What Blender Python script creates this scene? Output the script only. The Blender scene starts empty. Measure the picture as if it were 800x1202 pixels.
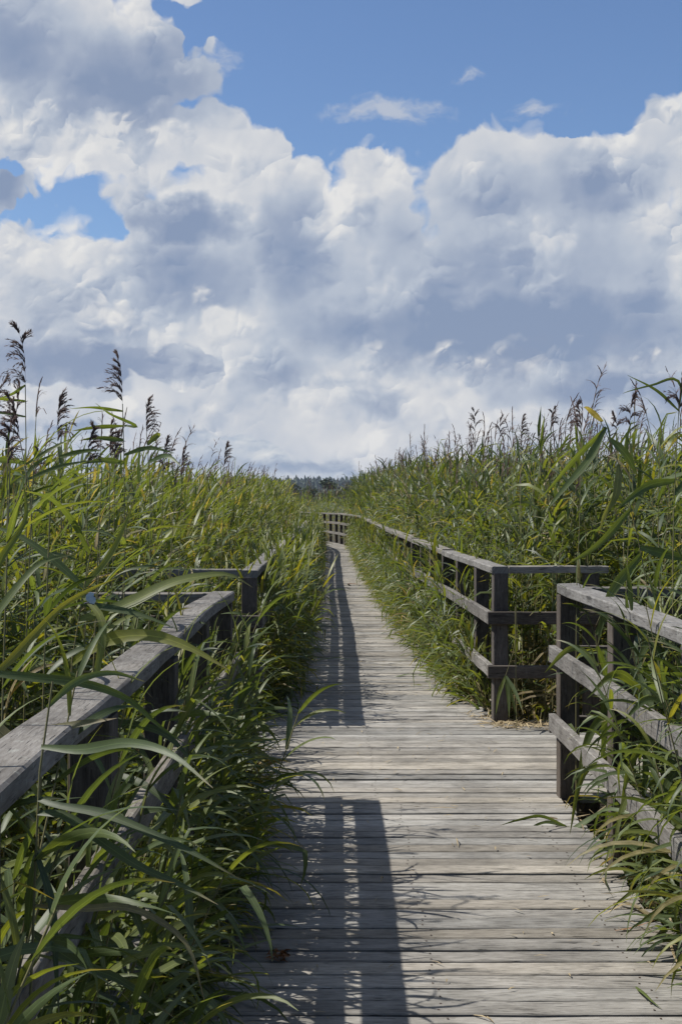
import bpy, math, random
import numpy as np
from mathutils import Vector, Matrix

scene = bpy.context.scene
col = scene.collection
R = math.radians
rng = np.random.default_rng(11)
random.seed(5)

F, CX, HY, EYE = 1532.0, 400.0, 588.0, 1.50      # lens in photo pixels, centre column, horizon row, eye height above the boards

def at(px, py, d):
    return np.array([(px - CX) * d / F, d, EYE - (py - HY) * d / F])

# ------------------------------------------------------------------ render / camera
scene.render.resolution_x, scene.render.resolution_y = 681, 1024
vs = scene.view_settings
vs.view_transform = 'Standard'; vs.look = 'None'; vs.gamma = 1.0; vs.use_curve_mapping = False
vs.exposure = 0.30
scene.cycles.max_bounces = 7
scene.cycles.diffuse_bounces = 3
scene.cycles.transmission_bounces = 4
scene.cycles.transparent_max_bounces = 6
scene.cycles.volume_bounces = 0
scene.cycles.use_denoising = True

cam = bpy.data.cameras.new('camera')
camo = bpy.data.objects.new('camera', cam); col.objects.link(camo)
camo.location = (0, 0, EYE); camo.rotation_euler = (R(90), 0, 0)
cam.sensor_fit = 'VERTICAL'; cam.sensor_height = 36.0; cam.sensor_width = 24.0
cam.lens = 36.0 * F / 1202.0
cam.shift_y = -(601 - HY) / 1202.0
cam.clip_start = 0.05; cam.clip_end = 20000
scene.camera = camo

# ------------------------------------------------------------------ node helpers
def new_mat(name):
    m = bpy.data.materials.new(name); m.use_nodes = True
    nt = m.node_tree
    for n in list(nt.nodes): nt.nodes.remove(n)
    out = nt.nodes.new('ShaderNodeOutputMaterial')
    return m, nt, out

class NB:
    """small node builder"""
    def __init__(s, nt): s.nt = nt
    def n(s, t, **kw):
        x = s.nt.nodes.new(t)
        for k, v in kw.items(): setattr(x, k, v)
        return x
    def link(s, a, b): s.nt.links.new(a, b)
    def put(s, sock, v):
        if hasattr(v, 'node'): s.link(v, sock)
        else: sock.default_value = v
    def math(s, op, a, b=None, c=None, clamp=False):
        x = s.n('ShaderNodeMath', operation=op, use_clamp=clamp)
        s.put(x.inputs[0], a)
        if b is not None: s.put(x.inputs[1], b)
        if c is not None: s.put(x.inputs[2], c)
        return x.outputs[0]
    def vmath(s, op, a, b=None, c=None):
        x = s.n('ShaderNodeVectorMath', operation=op)
        s.put(x.inputs[0], a)
        if b is not None: s.put(x.inputs[1], b)
        if c is not None: s.put(x.inputs[2], c)
        return x.outputs['Value' if op in ('LENGTH', 'DOT_PRODUCT', 'DISTANCE') else 'Vector']
    def noise(s, vec, scale, detail=4, rough=0.5, dist=0.0, typ='FBM', lac=2.0, dim='3D'):
        x = s.n('ShaderNodeTexNoise')
        x.noise_type = typ; x.noise_dimensions = dim
        s.put(x.inputs['Vector'], vec)
        x.inputs['Scale'].default_value = scale; x.inputs['Detail'].default_value = detail
        x.inputs['Roughness'].default_value = rough; x.inputs['Distortion'].default_value = dist
        x.inputs['Lacunarity'].default_value = lac
        return x
    def ramp(s, fac, stops, interp='LINEAR'):
        x = s.n('ShaderNodeValToRGB')
        x.color_ramp.interpolation = interp
        el = x.color_ramp.elements
        while len(el) < len(stops): el.new(0.5)
        for e, (p, c) in zip(el, stops):
            e.position = p; e.color = c if len(c) == 4 else (*c, 1)
        s.put(x.inputs[0], fac)
        return x.outputs[0]
    def mix(s, fac, a, b, blend='MIX'):
        x = s.n('ShaderNodeMix', data_type='RGBA', blend_type=blend)
        s.put(x.inputs[0], fac)
        for sock, v in ((x.inputs[6], a), (x.inputs[7], b)):
            if hasattr(v, 'node'): s.link(v, sock)
            else: sock.default_value = v if len(v) == 4 else (*v, 1)
        return x.outputs[2]
    def maprange(s, v, a, b, c=0.0, d=1.0, smooth=False):
        x = s.n('ShaderNodeMapRange')
        if smooth: x.interpolation_type = 'SMOOTHSTEP'
        s.put(x.inputs[0], v)
        for i, q in enumerate((a, b, c, d)): x.inputs[i + 1].default_value = q
        return x.outputs[0]

# ------------------------------------------------------------------ materials
def wood_material(name, dark, mid, light, tone_var=0.35, lichen=0.0):
    m, nt, out = new_mat(name); b = NB(nt)
    at_ = b.n('ShaderNodeAttribute', attribute_name='grain'); g = at_.outputs['Vector']
    sep = b.n('ShaderNodeSeparateXYZ'); b.link(g, sep.inputs[0])
    rnd = sep.outputs[2]
    st = b.vmath('MULTIPLY', g, (13.0, 120.0, 31.0))
    fine = b.noise(st, 1.0, 5, 0.62, 0.6).outputs[0]
    st2 = b.vmath('MULTIPLY', g, (13.0, 210.0, 17.0))
    fine2 = b.noise(st2, 1.0, 3, 0.6, 0.3).outputs[0]
    st3 = b.vmath('MULTIPLY', g, (6.0, 14.0, 11.0))
    blot = b.noise(st3, 1.0, 5, 0.6, 0.4).outputs[0]
    v = b.math('ADD', b.math('MULTIPLY', fine, 0.62), b.math('MULTIPLY', blot, 0.38))
    c = b.ramp(v, [(0.27, dark), (0.44, mid), (0.72, light)])
    crack = b.maprange(fine2, 0.30, 0.42, 0.25, 1.0, True)
    rs = b.n('ShaderNodeTexWhiteNoise', noise_dimensions='1D'); b.link(rnd, rs.inputs['W'])
    tone = b.math('ADD', 1.0 - tone_var / 2, b.math('MULTIPLY', rs.outputs['Value'], tone_var))
    tone = b.math('MULTIPLY', tone, crack)
    wp = b.n('ShaderNodeNewGeometry').outputs['Position']
    dirt = b.noise(wp, 2.3, 5, 0.65).outputs[0]
    tone = b.math('MULTIPLY', tone, b.maprange(dirt, .36, .58, .74, 1.04, True))
    kn = b.n('ShaderNodeTexVoronoi'); kn.feature = 'F1'; kn.inputs['Scale'].default_value = 1.0
    b.link(b.vmath('MULTIPLY', g, (2.1, 14.0, 3.0)), kn.inputs['Vector'])
    knot = b.maprange(kn.outputs['Distance'], .06, .15, .45, 1.0, True)
    tone = b.math('MULTIPLY', tone, knot)
    cc = b.n('ShaderNodeCombineColor'); [b.link(tone, cc.inputs[i]) for i in range(3)]
    c = b.mix(1.0, c, cc.outputs[0], 'MULTIPLY')
    hs = b.math('FRACT', b.math('MULTIPLY', rs.outputs['Value'], 7.31))
    c = b.mix(1.0, c, b.ramp(hs, [(0.0, (1.04, 1.0, .93)), (.5, (1.0, 1.0, 1.0)), (1.0, (.96, .99, 1.02))]), 'MULTIPLY')
    if lichen:
        ls = b.noise(b.vmath('MULTIPLY', g, (26.0, 30.0, 9.0)), 1.0, 6, 0.7).outputs[0]
        c = b.mix(b.math('MULTIPLY', b.maprange(ls, 0.56, 0.68, 0, 1, True), lichen), c, (0.40, 0.42, 0.38))
    p = b.n('ShaderNodeBsdfPrincipled')
    b.link(c, p.inputs['Base Color'])
    p.inputs['Roughness'].default_value = 0.82
    p.inputs['Specular IOR Level'].default_value = 0.28
    bp = b.n('ShaderNodeBump'); bp.inputs['Strength'].default_value = 0.55; bp.inputs['Distance'].default_value = 0.004
    h = b.math('ADD', b.math('MULTIPLY', fine, 0.7), b.math('MULTIPLY', crack, 0.5))
    b.link(h, bp.inputs['Height']); b.link(bp.outputs[0], p.inputs['Normal'])
    b.link(p.outputs[0], out.inputs[0])
    return m

M_DECK = wood_material('weathered_deck_boards', (0.072, 0.066, 0.058), (0.220, 0.206, 0.184), (0.375, 0.357, 0.326), 0.55)
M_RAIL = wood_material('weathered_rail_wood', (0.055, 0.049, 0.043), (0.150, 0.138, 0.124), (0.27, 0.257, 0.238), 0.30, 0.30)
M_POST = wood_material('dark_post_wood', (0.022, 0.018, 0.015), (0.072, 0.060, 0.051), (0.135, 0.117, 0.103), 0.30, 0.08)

def leaf_material(name, g_dark, g_mid, g_yel, rough=0.42, trans=0.42):
    m, nt, out = new_mat(name); b = NB(nt)
    tint = b.n('ShaderNodeAttribute', attribute_name='tint').outputs['Fac']
    dry = b.n('ShaderNodeAttribute', attribute_name='dry').outputs['Fac']
    oi = b.n('ShaderNodeObjectInfo')
    t = b.math('ADD', tint, b.math('MULTIPLY', b.math('SUBTRACT', oi.outputs['Random'], 0.5), 0.25), clamp=True)
    c = b.ramp(t, [(0.0, g_dark), (0.45, g_mid), (0.85, g_yel), (1.0, (g_yel[0] * 1.2, g_yel[1] * 1.02, g_yel[2]))])
    tc = b.n('ShaderNodeTexCoord').outputs['Object']
    sp = b.noise(b.vmath('MULTIPLY', tc, (22, 22, 22)), 1.0, 3, 0.6).outputs[0]
    c = b.mix(b.maprange(sp, 0.35, 0.75, 0.0, 0.35), c, g_dark)
    c = b.mix(dry, c, b.ramp(sp, [(0.3, (0.13, 0.085, 0.045)), (0.6, (0.34, 0.27, 0.16))]))
    ac = b.n('ShaderNodeAttribute', attribute_name='across').outputs['Fac']
    rib = b.math('ABSOLUTE', b.math('SUBTRACT', ac, .5))
    vein = b.math('MULTIPLY_ADD', b.math('SINE', b.math('MULTIPLY', ac, 62.0)), .10, .95)
    rs_ = b.maprange(rib, .03, .075, 1.45, 0.0)
    vv = b.math('MAXIMUM', vein, rs_)
    cv = b.n('ShaderNodeCombineColor'); [b.link(vv, cv.inputs[i]) for i in range(3)]
    c = b.mix(1.0, c, cv.outputs[0], 'MULTIPLY')
    p = b.n('ShaderNodeBsdfPrincipled'); b.link(c, p.inputs['Base Color'])
    p.inputs['Roughness'].default_value = rough
    p.inputs['Specular IOR Level'].default_value = 0.42
    bp = b.n('ShaderNodeBump'); bp.inputs['Strength'].default_value = 0.35; bp.inputs['Distance'].default_value = 0.0012
    b.link(b.math('ADD', b.math('MULTIPLY', vein, .6), sp), bp.inputs['Height']); b.link(bp.outputs[0], p.inputs['Normal'])
    tr = b.n('ShaderNodeBsdfTranslucent')
    tcx = b.mix(1.0, c, (2.0, 1.9, 0.50, 1), 'MULTIPLY'); b.link(tcx, tr.inputs[0])
    mx = b.n('ShaderNodeMixShader'); mx.inputs[0].default_value = trans
    b.link(p.outputs[0], mx.inputs[1]); b.link(tr.outputs[0], mx.inputs[2])
    b.link(mx.outputs[0], out.inputs[0])
    return m

M_LEAF = leaf_material('reed_leaf', (0.034, 0.053, 0.022), (0.100, 0.132, 0.056), (0.180, 0.195, 0.045), rough=.46, trans=.40)

def simple_mat(name, c1, c2, scale, rough=0.8, trans=0.0, spec=0.3, detail=4):
    m, nt, out = new_mat(name); b = NB(nt)
    tc = b.n('ShaderNodeTexCoord').outputs['Object']
    n = b.noise(tc, scale, detail, 0.6).outputs[0]
    c = b.ramp(n, [(0.3, c1), (0.7, c2)])
    p = b.n('ShaderNodeBsdfPrincipled'); b.link(c, p.inputs['Base Color'])
    p.inputs['Roughness'].default_value = rough; p.inputs['Specular IOR Level'].default_value = spec
    if trans:
        tr = b.n('ShaderNodeBsdfTranslucent'); b.link(c, tr.inputs[0])
        mx = b.n('ShaderNodeMixShader'); mx.inputs[0].default_value = trans
        b.link(p.outputs[0], mx.inputs[1]); b.link(tr.outputs[0], mx.inputs[2]); b.link(mx.outputs[0], out.inputs[0])
    else:
        b.link(p.outputs[0], out.inputs[0])
    return m

M_STEM = simple_mat('reed_stem', (0.10, 0.105, 0.04), (0.20, 0.17, 0.085), 3.0, 0.55, spec=0.4)
M_PLUME = simple_mat('reed_plume', (0.085, 0.058, 0.052), (0.240, 0.170, 0.145), 40.0, 0.85, trans=0.38)
M_MUD = simple_mat('marsh_mud', (0.018, 0.015, 0.010), (0.060, 0.048, 0.028), 1.7, 0.75, detail=8)
M_LITTER = simple_mat('dry_reed_litter', (0.22, 0.165, 0.09), (0.46, 0.38, 0.24), 15.0, 0.7, trans=0.2)
M_RUST = simple_mat('rusty_litter', (0.12, 0.05, 0.02), (0.26, 0.12, 0.045), 60.0, 0.8)
M_GREENLEAF = simple_mat('fallen_green_leaf', (0.07, 0.10, 0.03), (0.12, 0.15, 0.045), 30.0, 0.5, trans=0.2)
M_WING = simple_mat('pale_blue_wing', (0.32, 0.42, 0.48), (0.46, 0.55, 0.60), 160.0, 0.6, trans=0.3)
M_BODY = simple_mat('insect_body', (0.03, 0.03, 0.035), (0.09, 0.09, 0.10), 300.0, 0.7)
M_NAIL = simple_mat('rusty_nail', (0.03, 0.022, 0.018), (0.08, 0.05, 0.035), 90.0, 0.6)
M_BARK = simple_mat('bark', (0.05, 0.042, 0.034), (0.12, 0.10, 0.08), 6.0, 0.9)

def foliage_far(name, c0, c1, c2):
    m, nt, out = new_mat(name); b = NB(nt)
    tint = b.n('ShaderNodeAttribute', attribute_name='tint').outputs['Fac']
    c = b.ramp(tint, [(0.0, c0), (0.5, c1), (1.0, c2)])
    p = b.n('ShaderNodeBsdfPrincipled'); b.link(c, p.inputs['Base Color'])
    p.inputs['Roughness'].default_value = 0.7; p.inputs['Specular IOR Level'].default_value = 0.25
    b.link(p.outputs[0], out.inputs[0])
    return m
M_TREE = foliage_far('tree_foliage', (0.022, 0.036, 0.016), (0.040, 0.058, 0.022), (0.066, 0.082, 0.030))
M_FOREST = foliage_far('forest_foliage', (0.016, 0.030, 0.018), (0.026, 0.044, 0.024), (0.042, 0.060, 0.030))

def ground_material():
    m, nt, out = new_mat('marsh_ground'); b = NB(nt)
    geo = b.n('ShaderNodeNewGeometry').outputs['Position']
    n1 = b.noise(geo, 0.9, 8, 0.65).outputs[0]
    n2 = b.noise(geo, 0.02, 5, 0.6).outputs[0]
    mud = b.ramp(n1, [(0.3, (0.016, 0.013, 0.009)), (0.7, (0.070, 0.055, 0.032))])
    marsh = b.ramp(n2, [(0.3, (0.045, 0.055, 0.020)), (0.7, (0.085, 0.085, 0.036))])
    sp = b.n('ShaderNodeSeparateXYZ'); b.link(geo, sp.inputs[0])
    far = b.maprange(sp.outputs[1], 60, 130, 0, 1)
    c = b.mix(far, mud, marsh)
    p = b.n('ShaderNodeBsdfPrincipled'); b.link(c, p.inputs['Base Color']); p.inputs['Roughness'].default_value = 0.85
    b.link(p.outputs[0], out.inputs[0])
    return m
M_GROUND = ground_material()

# ------------------------------------------------------------------ object helpers
def link(o, parent=None):
    col.objects.link(o)
    if parent is not None: o.parent = parent
    return o

def tag(o, label=None, cat=None, group=None, kind=None):
    if label: o['label'] = label
    if cat: o['category'] = cat
    if group: o['group'] = group
    if kind: o['kind'] = kind
    return o

def empty(name, loc=(0, 0, 0)):
    o = bpy.data.objects.new(name, None); o.location = loc
    o.empty_display_size = 0.1
    return link(o)

def np_mesh(name, V, Q, mats, matidx=None, attrs=None, smooth=False):
    """mesh from arrays: V (n,3), Q (m,4)"""
    V = np.ascontiguousarray(V, dtype=np.float32); Q = np.ascontiguousarray(Q, dtype=np.int32)
    me = bpy.data.meshes.new(name)
    k = Q.shape[1]
    me.vertices.add(len(V)); me.vertices.foreach_set('co', V.ravel())
    me.loops.add(Q.size); me.loops.foreach_set('vertex_index', Q.ravel())
    me.polygons.add(len(Q))
    me.polygons.foreach_set('loop_start', np.arange(0, Q.size, k, dtype=np.int32))
    me.polygons.foreach_set('loop_total', np.full(len(Q), k, dtype=np.int32))
    for m in mats: me.materials.append(m)
    if matidx is not None: me.polygons.foreach_set('material_index', np.ascontiguousarray(matidx, dtype=np.int32))
    me.polygons.foreach_set('use_smooth', np.full(len(Q), smooth, dtype=bool))
    for an, arr in (attrs or {}).items():
        a = me.attributes.new(an, 'FLOAT', 'POINT'); a.data.foreach_set('value', np.ascontiguousarray(arr, dtype=np.float32))
    me.update(calc_edges=True)
    return me

class Boards:
    """collects sawn boards (chamfered, slightly warped bars) into one mesh with a grain coordinate"""
    def __init__(s): s.v = []; s.f = []; s.g = []
    def add(s, pts, up, w, h, chamfer=0.004, wob=0.002, twist=0.0, top_at=True):
        """a bar following pts (its top centre line when top_at), w across, h deep"""
        pts = [np.array(p, float) for p in pts]
        n = len(pts); rid = random.random() * 50
        c = min(chamfer, w * .3, h * .3)
        prof = [(-w/2 + c, 0), (w/2 - c, 0), (w/2, -c), (w/2, -h + c), (w/2 - c, -h), (-w/2 + c, -h), (-w/2, -h + c), (-w/2, -c)]
        base = len(s.v); L = 0
        off = random.random() * 20
        for i, p in enumerate(pts):
            a = pts[max(i - 1, 0)]; q = pts[min(i + 1, n - 1)]
            d = q - a; d /= np.linalg.norm(d)
            u = np.array(up, float); u -= d * u.dot(d); u /= np.linalg.norm(u)
            sd = np.cross(d, u)
            if i: L += np.linalg.norm(p - pts[i - 1])
            tw = twist * (i / max(n - 1, 1) - .5)
            o1, o2 = random.gauss(0, wob), random.gauss(0, wob)
            for k, (x, z) in enumerate(prof):
                xx = x * math.cos(tw) - z * math.sin(tw) + o1 + random.gauss(0, wob * .4)
                zz = x * math.sin(tw) + z * math.cos(tw) + o2 * .6 + random.gauss(0, wob * .25)
                s.v.append(p + sd * xx + u * zz)
                s.g.append((L + off, x + abs(z) * .7 + rid, rid))
        for i in range(n - 1):
            for k in range(8):
                a = base + i * 8 + k; b = base + i * 8 + (k + 1) % 8
                s.f.append((a, b, b + 8, a + 8))
        s.f.append(tuple(base + k for k in range(8))[::-1]); e = base + (n - 1) * 8
        s.f.append(tuple(e + k for k in range(8)))
    def build(s, name, mat, parent=None):
        me = bpy.data.meshes.new(name)
        me.from_pydata([tuple(v) for v in s.v], [], s.f)
        me.validate()
        a = me.attributes.new('grain', 'FLOAT_VECTOR', 'POINT')
        a.data.foreach_set('vector', np.array(s.g, dtype=np.float32).ravel())
        me.materials.append(mat)
        return link(bpy.data.objects.new(name, me), parent)

def one_board(name, mat, parent, pts, up, w, h, **kw):
    b = Boards(); b.add(pts, up, w, h, **kw)
    return b.build(name, mat, parent)

# ------------------------------------------------------------------ the line of the boardwalk
PAIRS = [((-.535, -3.0), (1.14, -3.0)), ((-.535, 0.0), (1.13, 0.0)), ((-.54, 6.6), (1.105, 6.6)), ((-.56, 8.8), (1.02, 8.8)), ((-.59, 15.6), (.82, 15.6)),
         ((-.67, 23), (.68, 23)), ((-.74, 33), (.58, 33)), ((-.79, 39), (.49, 39.4)), ((-1.04, 42.2), (.24, 43.2)),
         ((-1.6, 46), (-.35, 47.6)), ((-2.5, 49.8), (-1.35, 51.6)), ((-3.7, 53), (-2.7, 55.2)), ((-5.6, 56), (-5.0, 58.6)), ((-9.0, 57), (-9.0, 60))]
def _catmull(P, n=12):
    P = [np.array(p) for p in P]; out = []
    for i in range(len(P) - 1):
        p0, p1, p2, p3 = P[max(i-1, 0)], P[i], P[i+1], P[min(i+2, len(P)-1)]
        l = np.linalg.norm(p2 - p1)
        m1 = (p2 - p0) / max(np.linalg.norm(p2 - p0), 1e-6) * l; m2 = (p3 - p1) / max(np.linalg.norm(p3 - p1), 1e-6) * l
        for k in range(n):
            t = k / n
            out.append((2*t**3-3*t**2+1)*p1 + (t**3-2*t**2+t)*m1 + (-2*t**3+3*t**2)*p2 + (t**3-t**2)*m2)
    out.append(P[-1]); return np.array(out)
LPT = _catmull([p[0] for p in PAIRS]); RPT = _catmull([p[1] for p in PAIRS])
CPT = (LPT + RPT) / 2
CS = np.concatenate([[0], np.cumsum(np.linalg.norm(np.diff(CPT, axis=0), axis=1))])
def at_s(P, s): return np.array([np.interp(s, CS, P[:, 0]), np.interp(s, CS, P[:, 1])])
def left_x(d): return np.interp(d, LPT[:96, 1], LPT[:96, 0])
def right_x(d): return np.interp(d, RPT[:96, 1], RPT[:96, 0])

BAY0, BAY1 = 6.62, 8.78          # the passing bay, between the two lengths of railing
BAYL, BAYR = -1.45, 1.80

# boards
NAILS = []
deck = Boards()
s = 0.2
while s < CS[-1] - .2:
    w = .092 + random.random() * .012
    sm = s + w / 2
    a, b_ = at_s(LPT, sm), at_s(RPT, sm)
    y = (a[1] + b_[1]) / 2
    dirn = (b_ - a) / np.linalg.norm(b_ - a)
    e0, e1 = random.gauss(.012, .010), random.gauss(.012, .012)
    a = a - dirn * e0; b_ = b_ + dirn * e1
    if BAY0 + .02 < y < BAY1 + .05:
        a = np.array([BAYL - .03 - abs(e0), a[1]]); b_ = np.array([BAYR + .03 + abs(e1), b_[1]])
    ns = 9
    z0 = random.gauss(0, .0022); tl = random.gauss(0, .0025)
    sk = random.gauss(0, .0022)
    pts = [(a[0] + (b_[0]-a[0]) * k / ns, a[1] + (b_[1]-a[1]) * k / ns + sk * (k/ns - .5), z0 + tl * (k/ns - .5)) for k in range(ns + 1)]
    if y < 16:
        for off in (.12, .5, .88):
            for q in (-.26, .26):
                c_ = np.array(pts[0]) * (1 - off) + np.array(pts[-1]) * off
                NAILS.append((c_[0] + random.gauss(0, .006), c_[1] + q * w + random.gauss(0, .006), c_[2] + .0005, 0, 0))
    deck.add(pts, (random.gauss(0, .01), random.gauss(0, .016), 1), w, .030, chamfer=.004, wob=.0011)
    s += w + .011 + random.random() * .008
boardwalk = deck.build('boardwalk', M_DECK)
nv, nf = [], []
for (px_, py_, pz_, dx_, dy_) in NAILS:
    k = len(nv)
    for j in range(6): nv.append((px_ + .0042 * math.cos(j * 1.047), py_ + .0042 * math.sin(j * 1.047), pz_ + .0012))
    nf.append(tuple(range(k, k + 6)))
nm_ = bpy.data.meshes.new('nail_heads'); nm_.from_pydata(nv, [], nf); nm_.materials.append(M_NAIL)
tag(link(bpy.data.objects.new('nail_heads', nm_), boardwalk), kind='stuff')
tag(boardwalk, 'weathered grey plank boardwalk running straight through the reeds', 'boardwalk', kind='structure')
for off in (.12, .5, .88):
    bm = Boards(); pts = []
    for k in range(60):
        ss = .3 + (CS[-1] - .6) * k / 59
        p = at_s(LPT, ss) * (1 - off) + at_s(RPT, ss) * off
        pts.append((p[0], p[1], -.036))
    bm.add(pts, (0, 0, 1), .07, .15, wob=.001)
    bm.build('support_beam', M_POST, boardwalk)
bm = Boards(); bm.add([(BAYL + .1, BAY0 + .1, -.036), (BAYL + .1, BAY1 - .1, -.036)], (0, 0, 1), .07, .15); bm.build('support_beam', M_POST, boardwalk)
bm = Boards(); bm.add([(BAYR - .1, BAY0 + .1, -.036), (BAYR - .1, BAY1 - .1, -.036)], (0, 0, 1), .07, .15); bm.build('support_beam', M_POST, boardwalk)

# ------------------------------------------------------------------ railings
def sub(p, q, n):
    p = np.array(p, float); q = np.array(q, float)
    return [p + (q - p) * k / n for k in range(n + 1)]

def railing(label, posts, side, ztop, splits, lateral=None, reverse_first=False):
    """posts: list of (x, y) on the deck edge; side -1 = railing left of the deck, +1 = right.  splits: indexes where boards join"""
    root = empty('railing', (posts[0][0], posts[0][1], 0)); tag(root, label, 'railing', 'wooden railings of the boardwalk')
    o = np.array([posts[0][0], posts[0][1], 0.0])
    P = [np.array([p[0], p[1]]) for p in posts]
    N = []
    for i in range(len(P)):
        d = P[min(i+1, len(P)-1)] - P[max(i-1, 0)]; d /= np.linalg.norm(d)
        if len(P) > 1 and P[1][1] < P[0][1]: d = -d
        N.append(np.array([d[1], -d[0]]) * side)      # outward
    zj = [random.gauss(0, .006) for _ in P]
    for i, p in enumerate(P):
        c = p + N[i] * .102
        lean = np.array([random.gauss(0, .006), random.gauss(0, .006), 0])
        b0 = np.array([c[0], c[1], -.85]) - o; b1 = np.array([c[0], c[1], ztop - .052 + zj[i]]) - o + lean
        t = P[min(i+1, len(P)-1)] - P[max(i-1, 0)]
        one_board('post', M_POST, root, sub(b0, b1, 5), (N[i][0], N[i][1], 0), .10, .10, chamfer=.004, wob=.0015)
    def run(i0, i1, name, off_in, z, w, h, up, ext):
        q = []
        for i in range(i0, i1 + 1):
            c = P[i] + N[i] * off_in
            q.append(np.array([c[0], c[1], z + (zj[i] if name == 'top_rail' else zj[i] * .6)]) - o)
        d0 = q[1] - q[0]; d0 /= np.linalg.norm(d0); d1 = q[-1] - q[-2]; d1 /= np.linalg.norm(d1)
        q[0] = q[0] - d0 * ext[0]; q[-1] = q[-1] + d1 * ext[1]
        pts = []
        for a, b in zip(q[:-1], q[1:]): pts += sub(a, b, 4)[:-1]
        pts.append(q[-1])
        return pts, w, h
    for a, b in zip(splits[:-1], splits[1:]):
        first, last = a == splits[0], b == splits[-1]
        e = (.05 if first else -.0015, .05 if last else -.0015)
        j = [random.gauss(0, .004) for _ in range(3)]
        pts, w, h = run(a, b, 'top_rail', .053, ztop + j[0], .112, .05, None, e)
        one_board('top_rail', M_RAIL, root, pts, (0, 0, 1), w, h, chamfer=.006, wob=.0022, twist=random.gauss(0, .02))
        e2 = (.075 if first else -.002, .075 if last else -.002)
        for nm, zt in (('middle_rail', ztop - .305 + j[1]), ('bottom_rail', ztop - .665 + j[2])):
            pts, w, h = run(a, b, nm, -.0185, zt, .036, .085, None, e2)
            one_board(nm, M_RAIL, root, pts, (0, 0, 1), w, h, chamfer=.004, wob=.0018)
    for li, x1 in (lateral or []):                     # rails turning off sideways round the bay
        p = P[li]; y = p[1]
        toward = 1 if li == 0 and len(P) > 1 and P[1][1] > P[0][1] else -1
        yb = y - toward * .0      # in line with the end post
        x0 = p[0] + side * .112 if True else p[0]
        for nm, zt, w, h in (('top_rail', ztop - .002, .10, .048), ('middle_rail', ztop - .307, .036, .085), ('bottom_rail', ztop - .667, .036, .085)):
            yo = yb if nm == 'top_rail' else yb - toward * .072
            xa = x0 if nm == 'top_rail' else p[0] - side * .034
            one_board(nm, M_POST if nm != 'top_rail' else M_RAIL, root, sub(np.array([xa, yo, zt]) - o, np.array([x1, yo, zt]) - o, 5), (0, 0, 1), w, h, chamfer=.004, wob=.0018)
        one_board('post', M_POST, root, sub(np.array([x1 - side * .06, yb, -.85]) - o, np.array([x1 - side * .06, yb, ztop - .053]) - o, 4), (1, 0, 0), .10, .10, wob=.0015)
        # the short return along the back of the bay
    return root

ys = [6.52, 5.38, 4.25, 3.12, 2.02, .9, -.25]
railing('weathered wooden railing left of the boardwalk in the foreground, half buried in drooping leaves', [(left_x(y), y) for y in ys], -1, 1.043, [0, 4, 6], lateral=[(0, BAYL)])
railing('weathered wooden railing right of the boardwalk in the foreground, sunlit with three rails', [(right_x(y) - .005, y) for y in [6.62, 5.42, 4.27, 3.1, 1.95, .8, -.4]], 1, 1.065, [0, 2, 4, 6], lateral=[(0, BAYR)])
def ypost(P, s0, s1, step):
    out = []; s = s0
    while s < s1: out.append(tuple(at_s(P, s))); s += step
    return out
def s_of_y(y): return float(np.interp(y, CPT[:96, 1], CS[:96]))
lp = ypost(LPT, s_of_y(8.78), CS[-1] - .5, 1.14)
railing('dark wooden railing left of the boardwalk beyond the bay, swallowed by reeds', lp, -1, 1.043, list(range(0, len(lp) - 1, 3)) + [len(lp) - 1], lateral=[(0, BAYL)])
rp = [tuple(at_s(RPT, s_of_y(8.84))), tuple(at_s(RPT, s_of_y(9.72)))] + ypost(RPT, s_of_y(10.8), CS[-1] - .5, 1.14)
railing('long wooden railing right of the boardwalk beyond the bay, curving round the far bend', rp, 1, 1.062, list(range(0, len(rp) - 1, 3)) + [len(rp) - 1], lateral=[(0, BAYR)])

# ------------------------------------------------------------------ ground
gv = []; gf = []
gx = np.concatenate([-np.geomspace(3600, 4, 16), np.linspace(-3, 3, 5), np.geomspace(4, 3600, 16)])
gy = np.concatenate([[-300, -80, -20], np.linspace(-5, 60, 20), np.geomspace(70, 3800, 16)])
GX, GY = np.meshgrid(gx, gy); GZ = np.full_like(GX, -.62) + np.where(GY < 70, rng.normal(0, .03, GX.shape), 0)
nx = len(gx); idx = np.arange(len(gx) * len(gy)).reshape(len(gy), nx)
Q = np.stack([idx[:-1, :-1], idx[:-1, 1:], idx[1:, 1:], idx[1:, :-1]], -1).reshape(-1, 4)
g = link(bpy.data.objects.new('ground', np_mesh('ground', np.stack([GX, GY, GZ], -1).reshape(-1, 3), Q, [M_GROUND], smooth=True)))
tag(g, 'dark muddy marsh ground under the reeds', 'ground', kind='structure')

# ------------------------------------------------------------------ reeds
class Geo:
    def __init__(s): s.V = []; s.Q = []; s.t = []; s.d = []; s.u = []; s.n = 0
    def add(s, V, Q, tint, dry, u=.5):
        V = np.asarray(V, float); s.V.append(V); s.Q.append(np.asarray(Q, int) + s.n)
        s.t.append(np.broadcast_to(tint, len(V)).astype(float)); s.d.append(np.broadcast_to(dry, len(V)).astype(float)); s.u.append(np.broadcast_to(u, len(V)).astype(float)); s.n += len(V)
    def arrays(s):
        return np.concatenate(s.V), np.concatenate(s.Q), np.concatenate(s.t), np.concatenate(s.d), np.concatenate(s.u)

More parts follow.
